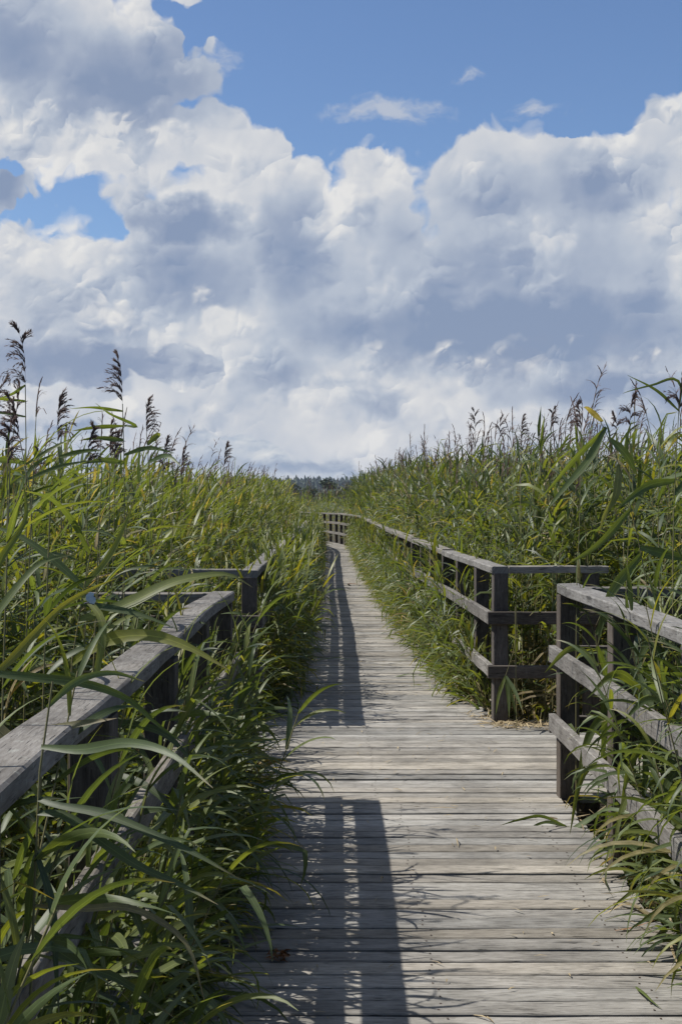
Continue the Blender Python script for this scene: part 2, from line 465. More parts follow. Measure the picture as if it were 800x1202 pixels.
def ribbon(geo, pts, widths, sides, fold, tint, dry):
    """a blade along pts; sides = unit vectors across; fold>0 gives a V section (3 verts a row)"""
    pts = np.asarray(pts, float); n = len(pts); w = np.asarray(widths)[:, None]; sides = np.asarray(sides)
    if fold > 0:
        tang = np.gradient(pts, axis=0); tang /= np.linalg.norm(tang, axis=1)[:, None] + 1e-9
        nor = np.cross(sides, tang)
        A = pts - sides * w / 2 - nor * w * fold; C = pts + sides * w / 2 - nor * w * fold
        V = np.stack([A, pts, C], 1).reshape(-1, 3); k = 3
    else:
        V = np.stack([pts - sides * w / 2, pts + sides * w / 2], 1).reshape(-1, 3); k = 2
    Qs = []
    for i in range(n - 1):
        for j in range(k - 1):
            a = i * k + j; Qs.append((a, a + 1, a + k + 1, a + k))
    t = np.repeat(np.broadcast_to(tint, n), k); d = np.repeat(np.broadcast_to(dry, n), k)
    geo.add(V, Qs, t, d, np.tile(np.array([0, .5, 1.] if k == 3 else [0., 1.]), n))

def leaf(geo, r, base, az, el, length, width, droop, n=7, fold=.12, tint=.4, dry=0., kink=None, curl=0.):
    ts = np.linspace(0, 1, n + 1)
    p = np.array(base, float); pts = [p.copy()]; sides = []
    tw0 = r.normal(0, .25); tw1 = r.normal(0, .9)
    for i, t in enumerate(ts):
        e = el - droop * t ** 1.35
        if kink and t > kink[0]: e -= kink[1]
        a = az + curl * t * t
        d = np.array([math.cos(e) * math.cos(a), math.cos(e) * math.sin(a), math.sin(e)])
        sd = np.array([-math.sin(a), math.cos(a), 0]); up = np.cross(d, sd)
        tw = tw0 + tw1 * t
        sides.append(sd * math.cos(tw) + up * math.sin(tw))
        if i < n: p = p + d * length / n; pts.append(p.copy())
    w = width * np.minimum(1, .45 + ts / .22 * .55) * (1 - ts ** 2.1) + .0006
    dd = np.full(n + 1, dry)
    if dry < .5: dd = np.maximum(dd, np.clip((ts - r.uniform(.75, 1.25)) * 4, 0, .9))
    tt = np.clip(np.full(n + 1, tint) + r.normal(0, .04), 0, 1)
    ribbon(geo, pts, w, sides, fold, tt, dd)

def tube(geo, pts, radii, k, tint=.4, dry=0.):
    pts = np.asarray(pts, float); n = len(pts); V = []
    for i in range(n):
        d = pts[min(i+1, n-1)] - pts[max(i-1, 0)]; d /= np.linalg.norm(d)
        a = np.cross(d, (0, 1, .1)); a /= np.linalg.norm(a); b = np.cross(d, a)
        for j in range(k):
            q = 2 * math.pi * j / k; V.append(pts[i] + (a * math.cos(q) + b * math.sin(q)) * radii[i])
    Qs = [(i*k+j, i*k+(j+1) % k, (i+1)*k+(j+1) % k, (i+1)*k+j) for i in range(n-1) for j in range(k)]
    geo.add(V, Qs, tint, dry)

def plume(geo, r, base, d0, az, length, lod):
    """feathery one-sided panicle"""
    nb = {0: 30, 1: 13, 2: 7}[lod]
    d0 = np.array(d0, float); d0 /= np.linalg.norm(d0)
    bend = np.array([math.cos(az), math.sin(az), 0]); axis = []; p = np.array(base, float)
    droop = r.uniform(.1, 1.0)
    for k in range(7):
        axis.append(p.copy()); d = d0 + bend * droop * (k / 6) ** 2; d /= np.linalg.norm(d); p = p + d * length / 6
    axis = np.array(axis)
    sd = np.cross(d0, bend); sd /= np.linalg.norm(sd) + 1e-9
    ribbon(geo, axis, np.linspace(.004, .002, 7) * (1.0 if lod == 0 else 2.4), np.repeat(sd[None], 7, 0), 0, .5, 0)
    def dirv(a_, e_): return np.array([math.cos(e_) * math.cos(a_), math.cos(e_) * math.sin(a_), math.sin(e_)])
    open_ = r.uniform(.5, 1.3)
    nw = 6; whorl_az = [az + r.normal(0, .45) + (math.pi if r.random() < .12 else 0) for _ in range(nw)]
    for i in range(nb):
        wv = min(int(i / nb * nw), nw - 1)
        t = min(max((wv + .3 + r.normal(0, .13)) / nw, 0), .97)
        j = t * 6; k0 = int(min(j, 5)); b = axis[k0] + (axis[k0+1] - axis[k0]) * (j - k0)
        side_az = whorl_az[wv] + r.normal(0, .22)
        l = length * (.42 * (1 - t) ** .8 + .13) * r.uniform(.55, 1.15)
        el = 1.40 - r.uniform(.0, .25); dr = (2.1 * (1 - t) ** .8 * open_ + .1) * r.uniform(.75, 1.15)
        ns = 6 if lod == 0 else 3
        pts = [b]; q = b.copy(); es = []
        for m_ in range(ns):
            e = el - dr * ((m_ + .5) / ns) ** 1.2
            q = q + dirv(side_az, e) * l / ns; pts.append(q.copy()); es.append(e)
        v0 = dirv(side_az, es[0]); sdv = np.cross(v0, (0.3, .2, 1)); sdv /= np.linalg.norm(sdv) + 1e-9
        wd = {0: .0024, 1: .0085, 2: .015}[lod]
        ribbon(geo, pts, np.linspace(wd, wd * .5, ns + 1), np.repeat(sdv[None], ns + 1, 0), 0, .5, 0)
        if lod == 0:
            for m_ in range(1, ns + 1):
                for _ in range(3):
                    v = dirv(side_az + r.normal(0, .30), es[m_ - 1] + r.normal(-.05, .28)); l2 = r.uniform(.010, .022)
                    o = pts[m_] - (pts[m_] - pts[m_ - 1]) * r.random()
                    sv = np.cross(v, r.normal(size=3)); sv /= np.linalg.norm(sv) + 1e-9
                    ribbon(geo, [o, o + v * l2 * .5, o + v * l2], [.0018, .0032, .0005], np.repeat(sv[None], 3, 0), 0, .5, 0)

def make_reed(seed, height=2.6, flower=False, lod=0, short=False):
    """returns three Geo: stem, foliage, plume; local origin at the foot, wind towards local +X"""
    r = np.random.default_rng(seed)
    st, fo, pl = Geo(), Geo(), Geo()
    h = height
    lean = r.uniform(.02, .14); la = r.normal(0, .5)
    def sp(z):                                   # stem point at height fraction
        k = lean * h * z ** 2.2
        return np.array([math.cos(la) * k + .02 * math.sin(z * 5 + seed), math.sin(la) * k + .015 * math.sin(z * 4 + 2 * seed), z * h * (1 - .04 * z)])
    ns = {0: 8, 1: 5, 2: 3}[lod]
    zs = np.linspace(0, 1, ns + 1)
    tube(st, [sp(z) for z in zs], [.0042 * (1 - .55 * z) * (1.0 if lod == 0 else 1.25) for z in zs], {0: 5, 1: 3, 2: 3}[lod])
    nl = {0: 25, 1: 21, 2: 12}[lod] + int(r.integers(-2, 3))
    if short: nl = max(8, int(nl * (.35 + .32 * height)))
    seg = {0: 8, 1: 4, 2: 3}[lod]
    z0 = .16 if not short else .06
    for i in range(nl):
        t = (i + r.uniform(-.3, .3)) / (nl - 1); t = min(max(t, 0), 1)
        z = z0 + (.985 - z0) * t ** .85
        if flower: z = z0 + (.90 - z0) * t ** .85
        az = r.normal(0, 1.0) if r.random() < .70 else r.uniform(-math.pi, math.pi)
        top = t > .80
        L = (.22 + .19 * math.sin(math.pi * min(t * .85 + .18, 1))) * r.uniform(.75, 1.2)
        W = r.uniform(.018, .030) * (.8 + .35 * math.sin(math.pi * min(.15 + t * .8, 1)))
        if short: W *= .85
        if lod == 2: W *= 1.5; L *= 1.1
        el = r.normal(.95 if top else .72, .25) + (.25 if t > .93 else 0)
        droop = r.uniform(.5, 1.3) if top else r.uniform(.9, 2.2)
        dry = 0.
        if t < .30 and r.random() < .60: dry = r.uniform(.6, 1.0); el -= .7; droop = r.uniform(.6, 1.4); W *= .7
        elif r.random() < .035: dry = r.uniform(.5, .9)
        kink = (r.uniform(.3, .7), r.uniform(.5, 1.2)) if r.random() < .20 else None
        tint = np.clip(r.normal(.42, .17), 0, .95)
        if r.random() < .03: tint = r.uniform(.8, 1.)
        leaf(fo, r, sp(z), az, el, L, W, droop, n=seg, fold=.13 if lod == 0 else 0., tint=tint, dry=dry, kink=kink, curl=r.normal(0, .35))
    if flower:
        d = sp(1) - sp(.93)
        plume(pl, r, sp(.985), d, r.normal(0, .6), r.uniform(.20, .30), lod)
    return st, fo, pl

def parts_mesh(key, geo, mat):
    V, Q, t, d, u = geo.arrays()
    return np_mesh(key, V, Q, [mat], attrs={'tint': t, 'dry': d, 'across': u}, smooth=True)

NT = 16                                            # different plants: 0-10 leafy, 11-15 with a plume
def spec(k):
    if k >= 11: return dict(height=2.62 + .10 * (k - 11), flower=True)
    return dict(height=2.10 + .055 * k, flower=False)
TPL = {lod: [make_reed(100 + k, lod=lod, **spec(k)) for k in range(NT)] for lod in (0, 1, 2)}
TPS = {lod: [make_reed(300 + k, lod=lod, height=.72 + .105 * k, short=True) for k in range(12)] for lod in (0, 1)}
ME0 = []
for k in range(NT):
    st, fo, pl = TPL[0][k]
    ME0.append((parts_mesh('stem', st, M_STEM), parts_mesh('foliage', fo, M_LEAF), parts_mesh('plume', pl, M_PLUME) if pl.n else None))
MES = [(parts_mesh('stem', a, M_STEM), parts_mesh('foliage', b, M_LEAF), None) for a, b, c in TPS[0]]

# --- where they stand: (x, y, scale, rotation, tilt_x, tilt_y, template, short?)
HT = [spec(k)['height'] for k in range(NT)]; HS = [.72 + .105 * k for k in range(12)]
def short_kind(H):
    return int(np.clip(round((H / rng.uniform(.88, 1.12) - .72) / .105), 0, 11))
def canopy(side, y, off):
    """height of the leaf canopy above the boards, lower where the bed meets the railing"""
    if side < 0:
        if y < 7: return min(.36 + 1.27 * off, 1.55 + .03 * y)
        return min(.55 + 1.30 * off, 1.84 + .010 * max(0, y - 12))
    if y < 7: return min(1.00 + 1.3 * off, 1.88)
    return min(1.50 + 1.3 * off + (.35 if y > 16 else 0), 2.0 + .014 * max(0, y - 12))
def record(side, x, y, off, bias, top=None, flower=None):
    r = rng
    T = canopy(side, y, off) * r.uniform(.80, 1.06) if top is None else top
    H = T + .62
    if H < 1.80:
        k = short_kind(H); sc = H / HS[k]; sh = 1.
    else:
        fl = (r.random() < ((.20 if y < 22 else .12) if side > 0 else .08)) and T > 1.45 and not (side < 0 and y < 5.2) if flower is None else flower
        k = int(r.integers(11, NT)) if fl else int(r.integers(0, 11))
        sc = (H + (.22 if fl else 0)) / HT[k]; sh = 0.
    return [x, y, sc, r.normal(bias, .75), r.normal(.02, .05), r.normal(0, .045), k, sh]
def scatter(side):
    out = []
    def edge(y):
        if y < 0: y = 0.
        if BAY0 - .08 < y < BAY1 + .08: return (BAYL - .08) if side < 0 else (BAYR + .10)
        return float(left_x(y)) - .16 if side < 0 else float(right_x(y)) + .22
    y = .9
    while y < 56:
        step = .06 if y < 14 else .085
        e = edge(y)
        lim = .30 * y + 1.5
        bands = ((0, .45, 44), (.45, 1.1, 58), (1.1, 2.4, 30), (2.4, 30, 11)) if side < 0 else ((0, .45, 60), (.45, 1.1, 46), (1.1, 2.4, 26), (2.4, 30, 11))
        for (a, b, dens) in bands:
            if y > 25: dens *= .8
            if y < 6.6 and a == 0: dens *= (.80 if side < 0 else .7)
            lo = a; hi = min(b, lim - abs(e))
            if hi <= lo: continue
            for _ in range(rng.poisson(dens * (hi - lo) * step)):
                off = lo + rng.random() * (hi - lo)
                x = e + side * off
                yy = y + rng.random() * step
                if y < 1.6 and off < .6: continue
                bias = 0.0
                o2 = abs(x - (left_x(yy) if side < 0 else right_x(yy))) - .13
                if side > 0 and off < .8 and rng.random() < .30: bias = math.pi      # lean out over the boards
                out.append(record(side, x, yy, o2, bias))
        y += step
    return out
LEFT, RIGHT = scatter(-1), scatter(1)
# low growth at the board edges, leaning out over the boards
def low(side, y0, y1, dens, lo, hi, t0, t1, tilt):
    o = []
    y = y0
    while y < y1:
        if not (BAY0 - .05 < y < BAY1 + .1):
            e = float(left_x(y)) if side < 0 else float(right_x(y))
            x = e + side * rng.uniform(lo, hi)
            T = rng.uniform(t0, t1); k = short_kind(T + .62)
            o.append([x, y, (T + .62) / HS[k], rng.normal(math.pi if side > 0 else 0, .6), rng.normal(-side * tilt, .07), rng.normal(0, .07), k, 1.0])
        y += rng.exponential(1 / dens)
    return o
RIGHT += low(1, 9.4, 42, 30, .03, .17, .10, .55, .04) + low(1, 9.9, 42, 20, .02, .16, .5, 1.0, .03) + low(1, 10.2, 42, 9, .14, .26, .8, 1.2, .05) + low(1, 1.6, 5.3, 9, .12, .28, .1, .6, .03) + low(1, 2.4, 5.4, 17, .15, .30, .7, 1.25, .04) + low(1, 5.2, 6.5, 4, .14, .24, .1, .5, .03)
LEFT += low(-1, 8.95, 42, 30, .05, .20, .1, .75, .10) + low(-1, 8.92, 10.5, 20, .06, .18, .85, 1.12, .12) + low(-1, 10.4, 42, 14, .07, .20, .72, 1.04, .08) + low(-1, 8.95, 13, 9, .12, .24, 1.05, 1.32, .13) + low(-1, 13, 42, 3, .12, .24, 1.1, 1.3, .08) + low(-1, 1.4, 6.5, 36, .05, .20, .05, .60, .10) + low(-1, 1.6, 6.3, 34, .10, .24, .45, .92, .09) + low(-1, 1.6, 6.0, 3.5, .18, .34, 1.05, 1.3, .11)
# reeds crowding the back of the bay on both sides
for _ in range(24):
    x = rng.uniform(-1.40, -.80); LEFT.append(record(-1, x, rng.uniform(6.75, 8.6), -.6 - x, 0., flower=False))
FAR = []
for _ in range(4200):
    y = 56.0 + 55 * rng.random() ** 1.3; x = rng.uniform(-.32, .32) * y
    FAR.append([x, y, rng.uniform(.85, 1.06), rng.normal(0, .8), rng.normal(.02, .05), rng.normal(0, .05), int(rng.integers(11, NT)) if rng.random() < .65 else int(rng.integers(0, 11)), 0.])

def keep(r):                                       # nothing inside the boards at the bend
    x, y = r[0], r[1]
    if y > 44:
        dmin = np.min(np.hypot(CPT[:, 0] - x, CPT[:, 1] - y))
        return dmin > .95
    return True
LEFT = [r for r in LEFT if keep(r)]; RIGHT = [r for r in RIGHT if keep(r)]; FAR = [r for r in FAR if keep(r)]

def rotm(r):
    x, y, sc, rot, tx, ty = r[:6]
    return np.array(Matrix.Rotation(ty, 3, 'X') @ Matrix.Rotation(tx, 3, 'Y') @ Matrix.Rotation(rot, 3, 'Z')) * sc

GZ0 = -.62
def merged(name, recs, lodf):
    VV, QQ, TT, DD, UU, MM = [], [], [], [], [], []; n = 0
    groups = {}
    for r in recs: groups.setdefault((lodf(r), int(r[6]), r[7] > .5), []).append(r)
    for (lod, k, sh), rs in groups.items():
        tp = TPS[min(lod, 1)][k] if sh else TPL[lod][k]
        Ms = np.array([rotm(r) for r in rs]); P = np.array([[r[0], r[1], GZ0] for r in rs])
        dt = rng.normal(0, .10, len(rs)); dead = np.where(rng.random(len(rs)) < .03, rng.uniform(.5, .95, len(rs)), 0)
        for mi, geo in enumerate(tp):
            if not geo.n: continue
            V, Q, t, d, u = geo.arrays()
            W = np.einsum('nij,vj->nvi', Ms, V) + P[:, None, :]
            QQ.append((Q[None] + (np.arange(len(rs)) * len(V))[:, None, None] + n).reshape(-1, 4))
            VV.append(W.reshape(-1, 3)); n += W.shape[0] * W.shape[1]
            TT.append(np.clip(t[None] + dt[:, None], 0, 1).ravel()); DD.append(np.maximum(d[None], dead[:, None]).ravel()); UU.append(np.repeat(u[None], len(rs), 0).ravel())
            MM.append(np.full(len(rs) * len(Q), mi))
    me = np_mesh(name, np.concatenate(VV), np.concatenate(QQ), [M_STEM, M_LEAF, M_PLUME], np.concatenate(MM),
                 {'tint': np.concatenate(TT), 'dry': np.concatenate(DD), 'across': np.concatenate(UU)}, smooth=True)
    return link(bpy.data.objects.new(name, me))

def visible(r):
    x, y = r[0], r[1]
    return y > 1.2 and abs(x) < .265 * y + .15
def score(r):
    e = abs(r[0] - (left_x(min(r[1], 45)) if r[0] < .2 else right_x(min(r[1], 45))))
    depth_ = max(0, e - .25)
    if BAY0 < r[1] < BAY1: depth_ = 0
    return (r[1] * (1 + .45 * depth_)) * (.8 if (r[6] >= 11 and r[7] < .5) else 1.0)
cand = sorted([(score(r), 0, i) for i, r in enumerate(LEFT) if visible(r)] + [(score(r), 1, i) for i, r in enumerate(RIGHT) if visible(r)])
N_IND = 285
pick = cand[:N_IND]
isel = {0: set(), 1: set()}
for _, sd, i in pick: isel[sd].add(i)

def reed_object(r, side):
    sh = r[7] > .5; k = int(r[6])
    st, fo, pl = (MES if sh else ME0)[k]
    o = empty('reed', (r[0], r[1], GZ0))
    M = Matrix([list(q) for q in rotm(r)]).to_4x4(); M.translation = (r[0], r[1], GZ0); o.matrix_basis = M
    where = 'left' if side == 0 else 'right'
    zone = 'beside the foreground railing' if r[1] < BAY0 else ('beside the bay' if r[1] < BAY1 + .1 else 'beyond the bay')
    kind = 'short leafy reed hugging the edge' if sh else ('tall reed with feathery brown plume' if pl else 'leafy green reed without a plume')
    lab = f'{kind} {where} of the boards {zone}'
    g = ('short reeds' if sh else 'plumed reeds' if pl else 'leafy reeds') + f' {where} of the boardwalk {zone}'
    tag(o, lab, 'reed', g)
    for nm, me in (('stem', st), ('foliage', fo), ('plume', pl)):
        if me is not None: link(bpy.data.objects.new(nm, me), o)
    return o
for sd, recs in ((0, LEFT), (1, RIGHT)):
    for i in sorted(isel[sd]): reed_object(recs[i], sd)

lodf = lambda r: 0 if r[1] < 7.5 else (1 if r[1] < 30 else 2)
b1 = merged('reed_bed', [r for i, r in enumerate(LEFT) if i not in isel[0]], lodf)
tag(b1, 'dense bed of green reeds filling the marsh left of the boardwalk', 'reed bed', kind='stuff')
b2 = merged('reed_bed', [r for i, r in enumerate(RIGHT) if i not in isel[1]], lodf)
tag(b2, 'dense bed of sunlit green reeds filling the marsh right of the boardwalk', 'reed bed', kind='stuff')
b3 = merged('reed_bed', FAR, lambda r: 2)
tag(b3, 'distant brownish reed marsh beyond the far bend of the boardwalk', 'reed bed', kind='stuff')
print('REEDS', len(LEFT), len(RIGHT), len(FAR), 'polys', len(b1.data.polygons), len(b2.data.polygons), len(b3.data.polygons))

# ------------------------------------------------------------------ single reeds that stand out in the photograph, each with its own stem, leaves and plume
hr = np.random.default_rng(77)
def smooth_line(P, n):
    P = np.asarray(P, float)
    if len(P) == 2: P = np.array([P[0], (P[0] + P[1]) / 2, P[1]])
    s_ = np.concatenate([[0], np.cumsum(np.linalg.norm(np.diff(P, axis=0), axis=1))]); s_ /= s_[-1]
    C = _catmull(list(P), 10); cs = np.concatenate([[0], np.cumsum(np.linalg.norm(np.diff(C, axis=0), axis=1))]); cs /= cs[-1]
    t = np.linspace(0, 1, n)
    return np.stack([np.interp(t, cs, C[:, i]) for i in range(P.shape[1])], -1)

def single_reed(label, d, stem, leaves, plume_len=0., plume_az=math.pi, group=None, root_dx=0., fill=(0, 0, 0)):
    """stem: photo columns/rows from low to tip, all at distance d; it is carried down to the mud"""
    S = [at(px, py, d + dd) for (px, py, dd) in [(q + (0,))[:3] for q in stem]]
    foot = S[0].copy(); foot[2] = -.62; foot[0] += root_dx
    line = [foot] + S if S[0][2] > -.5 else [foot] + S[1:]
    C = smooth_line(line, 14); CF = smooth_line(line, 90); o = foot
    st, fo, pl = Geo(), Geo(), Geo()
    tube(st, C - o, np.linspace(.0042, .0016, len(C)), 6)
    for lf in leaves:
        pts, wpx = lf[0], lf[1]
        tint = lf[2] if len(lf) > 2 else .4; dry = lf[3] if len(lf) > 3 else 0.; dz = lf[4] if len(lf) > 4 else hr.normal(-.05, .10)
        n = 17
        base = at(pts[0][0], pts[0][1], d)
        k = int(np.argmin(np.linalg.norm(CF[:, [0, 2]] - base[[0, 2]], axis=1)))
        root = CF[k]; P3 = [root]
        if np.linalg.norm(root - base) > .05: P3.append(base)
        for i, (px, py) in enumerate(pts):
            if i == 0: continue
            t = i / (len(pts) - 1); P3.append(at(px, py, d + dz * t ** 1.3))
        L = smooth_line(P3, n)
        tang = np.gradient(L, axis=0); tang /= np.linalg.norm(tang, axis=1)[:, None]
        view = L - np.array([0, 0, EYE]); view /= np.linalg.norm(view, axis=1)[:, None]
        side = np.cross(tang, view); side /= np.linalg.norm(side, axis=1)[:, None]
        nn = np.cross(side, tang)
        tw = hr.normal(.25, .25) + np.linspace(0, hr.normal(0, .5), n)
        side = side * np.cos(tw)[:, None] + nn * np.sin(tw)[:, None]
        ts = np.linspace(0, 1, n)
        w = wpx * d / F * np.minimum(1, .42 + ts / .28 * .58) * (1 - ts ** 2.3) + .0006
        w *= 1 + hr.normal(0, .05, n)
        dd = np.clip(dry + np.clip((ts - .86) * 5, 0, .8) * (hr.random() < .6), 0, 1)
        ribbon(fo, L - o, w, side, .14, np.clip(tint + hr.normal(0, .02, n), 0, 1), dd)
    for _ in range(fill[0]):                       # ordinary leaves between two heights of the stem
        z = hr.uniform(fill[1], fill[2]); k = int(np.argmin(np.abs(C[:, 2] - z)))
        leaf(fo, hr, C[k] - o, hr.normal(.0, .8), hr.normal(.7, .25), hr.uniform(.20, .34), hr.uniform(.014, .022), hr.uniform(.6, 1.7), n=9, fold=.13, tint=float(np.clip(hr.normal(.42, .18), 0, .95)), dry=0., curl=hr.normal(0, .3))
    if plume_len:
        plume(pl, hr, C[-1] - o, C[-1] - C[-3], plume_az, plume_len, 0)
    e = empty('reed', tuple(o)); tag(e, label, 'reed', group)
    link(bpy.data.objects.new('stem', parts_mesh('stem', st, M_STEM)), e)
    if fo.n: link(bpy.data.objects.new('foliage', parts_mesh('foliage', fo, M_LEAF)), e)
    if pl.n: link(bpy.data.objects.new('plume', parts_mesh('plume', pl, M_PLUME)), e)
    return e

# foreground, left of the boards
single_reed('near reed with two broad arched yellow green leaves over the left rail', 3.45, [(76, 1180), (80, 960), (84, 785), (97, 700), (108, 640)],
    [([(84, 777), (125, 752), (175, 746), (220, 759), (270, 787)], 17, 1.0, 0, -.10), ([(95, 734), (150, 709), (200, 685), (240, 676), (270, 675), (297, 690)], 17, .75, 0, .1),
     ([(118, 712), (165, 722), (206, 738)], 9, .35), ([(100, 700), (120, 730), (112, 800), (107, 862)], 10, .85), ([(104, 690), (130, 650), (158, 590)], 8, .9),
     ([(100, 690), (60, 655), (20, 628), (-20, 615)], 10, .5), ([(106, 650), (85, 610), (60, 585), (25, 575)], 9, .6), ([(85, 860), (130, 850), (190, 860), (235, 905)], 12, .3),
     ([(82, 880), (120, 905), (175, 925), (225, 975)], 13, .25)], fill=(5, .2, 1.2))
single_reed('near reed at the left frame edge with a long yellow leaf rising right', 2.6, [(-45, 1250), (-30, 1000), (-22, 800), (-10, 700)],
    [([(-18, 805), (5, 782), (40, 745), (75, 710), (110, 690), (136, 679)], 10, 1.0, 0, .12), ([(-20, 790), (40, 795), (100, 802), (150, 820), (185, 850), (221, 876)], 12, .38, 0, -.05),
     ([(-35, 1120), (20, 1120), (70, 1111), (120, 1108), (150, 1112), (180, 1124)], 11, .40, 0, .1), ([(-30, 1105), (10, 1092), (48, 1079), (56, 1100), (60, 1125)], 12, .5),
     ([(-18, 830), (15, 870), (50, 860), (95, 850), (137, 843)], 20, .3, .45), ([(-20, 740), (20, 690), (50, 660), (90, 650)], 10, .55), ([(-15, 720), (0, 660), (30, 610), (27, 560)], 9, .7)], fill=(3, .0, 1.0))
single_reed('near dark stemmed reed beside the left rail joint with drooping leaves', 2.05, [(30, 1260), (40, 1050), (46, 930), (50, 860), (62, 800)],
    [([(48, 935), (65, 945), (120, 955), (170, 975), (225, 1000), (282, 1032)], 12, .28, 0, -.12), ([(46, 950), (75, 957), (125, 992), (165, 1018), (215, 1040), (256, 1062)], 13, .30, 0, -.1),
     ([(44, 1060), (100, 1067), (145, 1065), (185, 1080), (220, 1110), (240, 1175)], 10, .2, .35), ([(42, 1090), (90, 1130), (140, 1150), (205, 1195)], 14, .3),
     ([(50, 870), (95, 880), (150, 872), (200, 885), (250, 925)], 13, .45), ([(58, 830), (90, 800), (130, 790), (170, 800)], 9, .6), ([(46, 1000), (60, 1060), (65, 1130), (70, 1200)], 12, .2)], root_dx=-.20, fill=(5, .0, 1.0))
for (d, px, top, lab) in ((4.1, 118, 640, 'fresh green reed rising behind the left rail just right of the butterfly'), (3.4, 60, 575, 'tall slender reed behind the left rail with leaves swept to the right'),
                          (4.7, 150, 590, 'bright green reed rising just behind the left rail halfway along it'), (3.0, 12, 550, 'leafy reed at the left frame edge, its tip against the clouds'),
                          (4.4, 120, 548, 'leafy reed whose tip meets the skyline left of the tall plumes'), (5.9, 205, 590, 'leafy reed leaning over the far end of the left foreground rail'), (4.2, 40, 540, 'dense leafy reed below the leftmost plume')):
    x0 = px - 14
    single_reed(lab, d, [(x0 - 10, HY + 1.5 * F / d), (x0, HY + .9 * F / d), (x0 + 6, (top + HY + .9 * F / d) / 2), (px, top)], [], fill=(15, .15, EYE - (top - HY) * d / F - .05))

# reeds with plumes against the sky
single_reed('tallest plumed reed on the left, its dark plume highest against the clouds', 4.7, [(24, 900), (30, 700), (31, 560), (30, 452)],
    [([(31, 456), (15, 462), (-8, 470)], 4, .5), ([(31, 470), (0, 468), (-30, 466)], 4, .5), ([(30, 486), (0, 484), (-30, 485)], 4, .4), ([(31, 545), (55, 530), (90, 512)], 5, .6), ([(31, 562), (70, 548), (110, 540)], 6, .5)], .215, math.pi, fill=(9, .1, 1.3))
single_reed('slender plumed reed with four thin leaves, second tallest on the left', 5.0, [(138, 900), (146, 700), (146, 560), (144, 474)],
    [([(144, 483), (110, 478), (78, 480)], 4.5, .6), ([(144, 500), (115, 501), (84, 506)], 6, .6), ([(144, 513), (115, 514), (93, 517)], 6, .6), ([(145, 498), (160, 500), (130, 486), (112, 473)], 4, .5),
     ([(145, 530), (175, 526), (205, 532)], 6, .6), ([(145, 545), (120, 540), (95, 545)], 7, .5)], .19, math.pi, fill=(9, .1, 1.3))
single_reed('thin plumed reed with a narrow upright plume, third from the left against the sky', 6.0, [(172, 850), (176, 700), (176, 570), (172, 508)], [([(175, 540), (195, 535), (214, 548)], 6, .5), ([(176, 520), (186, 510), (182, 518)], 7, .8)], .155, 0., fill=(9, .1, 1.5))
single_reed('drooping plumed reed between the two tallest plumes on the left', 4.9, [(60, 850), (70, 700), (72, 560), (68, 520)], [([(70, 540), (95, 530), (120, 528)], 6, .5)], .18, .2, fill=(9, .1, 1.4))
single_reed('plumed reed leaning left beside the leftmost tall plume', 4.6, [(40, 850), (40, 700), (34, 560), (24, 518)], [([(30, 540), (0, 540), (-30, 550)], 7, .5)], .17, math.pi, fill=(8, .1, 1.4))
for (px, top, d, ln, lab) in ((102, 545, 4.9, .15, 'low brown plume leaning left between leaves under the skyline'), (128, 538, 5.6, .15, 'short brown plume just left of the slender plumed reed'), (134, 540, 6.6, .14, 'small plume half hidden behind the slender plumed reed'),
                          (190, 555, 6.4, .17, 'curved brown plume right of the thin upright plume'), (212, 560, 7.2, .16, 'arching feathery plume above the middle of the left bed'), (262, 548, 9.0, .16, 'lone upright plume near the right end of the left bed'), (8, 548, 4.4, .16, 'brown plume at the left frame edge')):
    single_reed(lab, d, [(px - 6, HY + .9 * F / d), (px, (top + HY + .5 * F / d) / 2), (px + 1, top)], [], ln, hr.uniform(-.8, .8) + (math.pi if hr.random() < .4 else 0), fill=(10, .2, EYE - (top - HY) * d / F - .18))
single_reed('tall plumed reed at the right frame edge rising highest on that side', 5.2, [(790, 1000), (789, 760), (790, 600), (796, 482)],
    [([(795, 468), (770, 458), (735, 440)], 4.5, .45), ([(795, 447), (765, 452), (738, 459), (730, 462)], 3.5, .6), ([(792, 560), (760, 570), (720, 600)], 11, .4), ([(791, 580), (815, 560), (840, 565)], 10, .4)], .165, .3, fill=(11, .2, 1.6))
single_reed('reed on the right with its top snapped over and pale leaves hanging down', 5.7, [(770, 900), (760, 700), (738, 590), (712, 505), (698, 482)],
    [([(710, 502), (690, 540), (660, 575), (640, 600)], 10, .45), ([(712, 505), (672, 540), (640, 578), (628, 590)], 9, .5), ([(708, 498), (690, 480), (684, 478)], 7, .2, .8), ([(716, 515), (735, 535), (748, 560)], 11, .45),
     ([(722, 545), (722, 580), (708, 605), (702, 628)], 10, .5, .25), ([(735, 585), (790, 560), (840, 545)], 10, .45), ([(742, 600), (700, 640), (660, 665)], 10, .5), ([(752, 640), (780, 650), (830, 660)], 12, .4), ([(750, 650), (715, 700), (700, 760)], 12, .45)], fill=(8, .1, 1.2))
